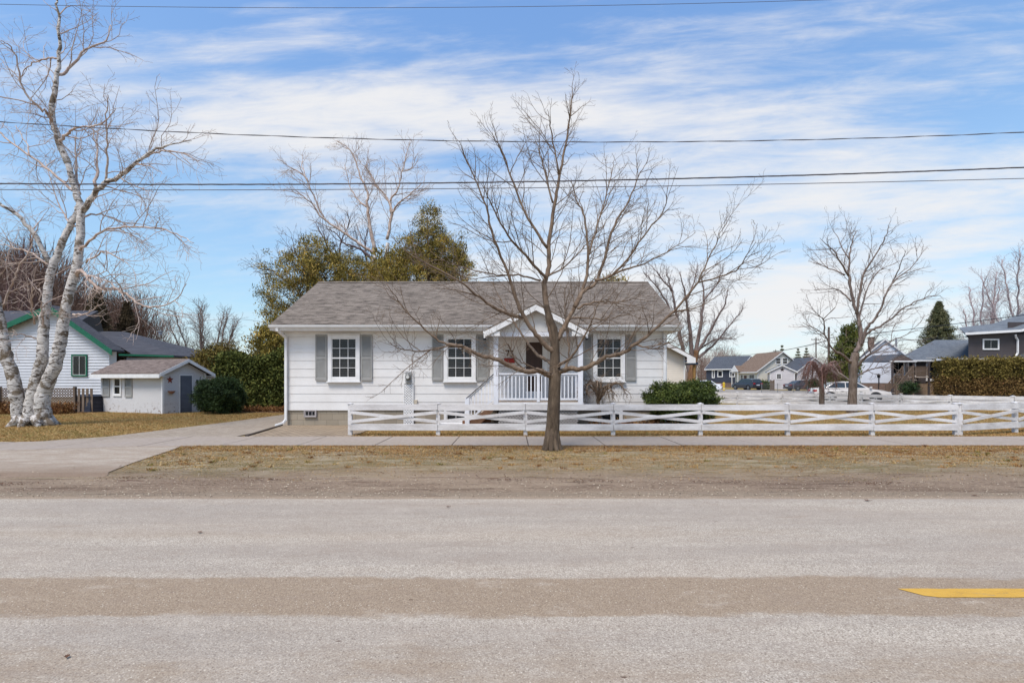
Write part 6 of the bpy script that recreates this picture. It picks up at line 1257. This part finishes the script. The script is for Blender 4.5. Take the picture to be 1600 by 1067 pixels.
# ------------------------------------------------------------------ cars
M_TYRE = simple('tyre_rubber', (.022,.022,.024,1), rough=.85); M_RIM = simple('alloy', S(190,192,196,.8), rough=.3, metal=.7, bump=0)
M_HEAD = simple('headlight_glass', S(225,230,235,.8), rough=.1, bump=0, spec=.8); M_TAIL = simple('tail_light', S(176,30,34,.8), S(150,24,28,.8), rough=.2, bump=0, spec=.7)
M_PLATE = simple('number_plate', S(226,228,236,.8), rough=.4, bump=0); M_BLK = simple('black_trim', (.03,.03,.032,1), rough=.5, bump=0)
def paint(name, c):
    n = NT(name); n.fin(c, .28, spec=.5); n.b.inputs['Coat Weight'].default_value = .6; n.b.inputs['Coat Roughness'].default_value = .06; return n.m
def car(name, label, loc, rot, kind, c, cat='car'):
    t = thing(name, label, cat, (loc[0], loc[1], 0), None, rot, True); m = paint(name+'_paint', c)
    if kind == 'suv': L2, W2, wb, wr = 2.32, .93, 1.40, .37; low = [(-2.30,.42),(-2.34,.75),(-2.28,1.02),(-1.6,1.08),(.95,1.05),(1.75,.98),(2.15,.86),(2.32,.62),(2.28,.34)]; gh = [(-2.22,1.04),(-1.92,1.56),(-1.2,1.66),(.1,1.64),(.55,1.50),(1.15,1.02)]
    else: L2, W2, wb, wr = 2.40, .88, 1.38, .33; low = [(-2.36,.34),(-2.40,.66),(-2.30,.92),(-1.65,.96),(1.0,.92),(1.8,.82),(2.25,.68),(2.40,.50),(2.34,.26)]; gh = [(-1.75,.94),(-1.15,1.34),(-.55,1.43),(.1,1.42),(.35,1.36),(1.12,.90)]
    def arch(cx): return [(cx + (wr+.06)*math.cos(a), wr-.02 + (wr+.06)*math.sin(a)) for a in np.linspace(-.25, math.pi+.25, 11)]
    poly = low + [(x, z) for x, z in arch(wb)] + arch(-wb)
    b = MB(); N_ = len(poly); rings = []
    prof = [(W2-.10, 1.0, -.02), (W2, 1.0, 0.)]  # half widths
    zmid = .6
    ys = [-W2+.0, -W2+.0]; vs = []
    def ring(y, inset):
        out = []
        for (x, z) in poly:
            hi = max(0, (z-.72)); sgn = 1 if y > 0 else -1; yy = y - sgn*hi*.22
            if abs(x) > 1.9: yy *= 1 - .10*((abs(x)-1.9)/.5)**1.5
            out.append((x*(1-inset*.01), yy, z))
        return out
    b.add(ring(-W2, 0) + ring(W2, 0), [tuple(range(N_))[::-1], tuple(range(N_, 2*N_))] + [(i, (i+1)%N_, N_+(i+1)%N_, N_+i) for i in range(N_)])
    body = b.build('body', m, t, bevel=.035)
    wb0, wr0 = W2-.10, W2-.26
    g = []; zt0 = gh[0][1]; ztop = max(z for x, z in gh); hw = lambda z: wb0 - (wb0-wr0)*(z-zt0)/(ztop-zt0)
    b = MB(); M_ = len(gh); b.add([(x,-hw(z),z) for x, z in gh] + [(x,hw(z),z) for x, z in gh], [tuple(range(M_))[::-1], tuple(range(M_,2*M_))] + [(i,(i+1)%M_,M_+(i+1)%M_,M_+i) for i in range(M_)]); b.build('cabin', m, t, bevel=.03)
    # glass areas just proud of the cabin
    def side_poly(xs, sgn):
        out = []
        for x, z in xs: out.append((x, sgn*(hw(z)+.012), z))
        return out
    zl = zt0+.05; zu = ztop-.09
    def xa_(z, seg): (xa, za), (xb, zb) = seg; return xa+(xb-xa)*(z-za)/(zb-za)
    rs = (gh[0], gh[1]); fs_ = (gh[4], gh[5]) if kind != 'suv' else (gh[4], gh[5])
    zf_ = min(zu, gh[4][1]-.02); zr_b = min(zu, gh[1][1]-.02)
    cuts = [(-.52, .38), ] 
    for sgn in (-1, 1):
        mid = -.42 if kind != 'suv' else -.35
        q1 = [(xa_(zl,rs)+.14, zl), (mid-.03, zl), (mid-.03, zu), (xa_(zr_b,rs)+.12, zu if kind!='suv' else zr_b)]
        q2 = [(mid+.03, zl), (xa_(zl,fs_)-.16, zl), (xa_(zf_,fs_)-.10, zf_), (gh[3][0]-.1, zu), (mid+.03, zu)]
        for q in (q1, q2): 
            pr_ = side_poly(q, sgn); MB().prism(pr_ if sgn < 0 else pr_[::-1], (0, -sgn*.01, 0)).build('side_window', M_CARGLASS, t)
        b = MB(); b.box(1.0 if kind!='suv' else .98, 1.13, sgn*(W2-.06) if sgn > 0 else -W2-.10, W2+.10 if sgn > 0 else -(W2-.06), zt0+.0, zt0+.13); b.build('mirror', m, t, bevel=.02)
        dd = MB()
        for xx in (-1.0 if kind=='suv' else -.98, mid, .72): dd.box(xx-.006, xx+.006, sgn*(W2-.005) if sgn>0 else -(W2+.003), W2+.003 if sgn>0 else -(W2-.005), .36, .72)
        dd.build('door_seam', M_BLK, body)
        for xx in (mid-.22, .48): MB().box(xx-.08, xx+.08, sgn*W2 if sgn>0 else -(W2+.03), W2+.03 if sgn>0 else -W2, .76, .79).build('door_handle', m, body)
    def end_glass(seg, nm):
        (x0_, z0_), (x1_, z1_) = seg; f0, f1 = .12, .92; a = (x0_+(x1_-x0_)*f0, z0_+(z1_-z0_)*f0); c_ = (x0_+(x1_-x0_)*f1, z0_+(z1_-z0_)*f1); s_ = .012 if x0_+x1_ > 0 else -.012
        wa, wc = hw(a[1])-.09, hw(c_[1])-.09; p = [(a[0]+s_, -wa, a[1]+.008), (a[0]+s_, wa, a[1]+.008), (c_[0]+s_, wc, c_[1]+.008), (c_[0]+s_, -wc, c_[1]+.008)]
        MB().prism(p, (-s_*.7, 0, -.004)).build(nm, M_CARGLASS, t)
    end_glass((gh[5], gh[4]), 'windshield'); end_glass((gh[0], gh[1]), 'rear_window')
    for sx in (-wb, wb):
        for sgn in (-1, 1):
            yc = sgn*(W2-.12); q = MB().lathe((sx, yc, wr), [(wr*.62,-.10),(wr*.94,-.11),(wr,-.07),(wr,.07),(wr*.94,.11),(wr*.62,.10)], 24, 'y').build('wheel', M_TYRE, t)
            b = MB(); b.lathe((sx, yc+sgn*.095, wr), [(wr*.62,-.03*sgn),(wr*.64,.01*sgn),(wr*.56,.0),(.03,-.01*sgn)], 20, 'y')
            for k in range(5): a = k*2*math.pi/5; b.beam((sx,yc+sgn*.10,wr),(sx+math.cos(a)*wr*.56,yc+sgn*.105,wr+math.sin(a)*wr*.56), .05, .02, up=(0,1,0))
            b.build('rim', M_RIM, q)
            MB().lathe((sx, sgn*(W2-.06), wr), [(wr+.04,-.05),(wr+.04,.02)], 20, 'y').build('wheel_well', M_BLK, body)
    for sgn in (-1, 1):
        MB().box(2.18 if kind!='suv' else 2.06, 2.335 if kind!='suv' else 2.25, *( (sgn*.42, sgn*.76) if sgn>0 else (-.76,-.42)), .56 if kind!='suv' else .66, .70 if kind!='suv' else .80).build('headlight', M_HEAD, t, bevel=.03)
        MB().box(-2.42 if kind!='suv' else -2.355, -2.2, *((.46,.80) if sgn>0 else (-.80,-.46)), .70 if kind!='suv' else .84, .84 if kind!='suv' else 1.02).build('tail_light', M_TAIL, t, bevel=.02)
    b = MB(); b.box(-2.44, -2.30, -.80, .80, .30, .42); b.box(2.32, 2.42, -.76, .76, .26, .36); b.build('bumper_trim', M_BLK, t, bevel=.02)
    MB().box(2.34, 2.415 if kind!='suv' else 2.36, -.34, .34, .44, .56).build('grille', M_BLK, t, bevel=.01)
    MB().box(-2.425 if kind!='suv' else -2.375, -2.39 if kind!='suv' else -2.33, -.26, .26, .60 if kind!='suv' else .66, .73 if kind!='suv' else .79).build('number_plate', M_PLATE, t)
    if kind == 'suv': MB().box(-1.98,-1.80,-.58,.58,1.60,1.63).build('roof_spoiler', m, t, bevel=.01)
    return t
g1 = G(1167, 609.0); car('black_suv', 'black SUV seen from behind, parked on the far side of the side street', (g1.x, g1.y), R(104), 'suv', S(44,46,58,.55))
g2 = G(1256, 608.0); car('dark_sedan', 'dark maroon grey sedan parked before the grey bungalow', ((1255-800)*70/F, 70), R(6), 'sedan', S(70,58,66,.6))
cb_ = (X(1326, 36.5), 36.5); car('beige_sedan', 'pale beige sedan on the side street behind the yard tree', cb_, R(-16), 'sedan', S(224,216,208,.72))
g4 = G(1112, 611); car('white_car', 'white car mostly hidden behind the green yew bush', (g4.x-1.2, g4.y), R(155), 'sedan', S(236,238,242,.8))
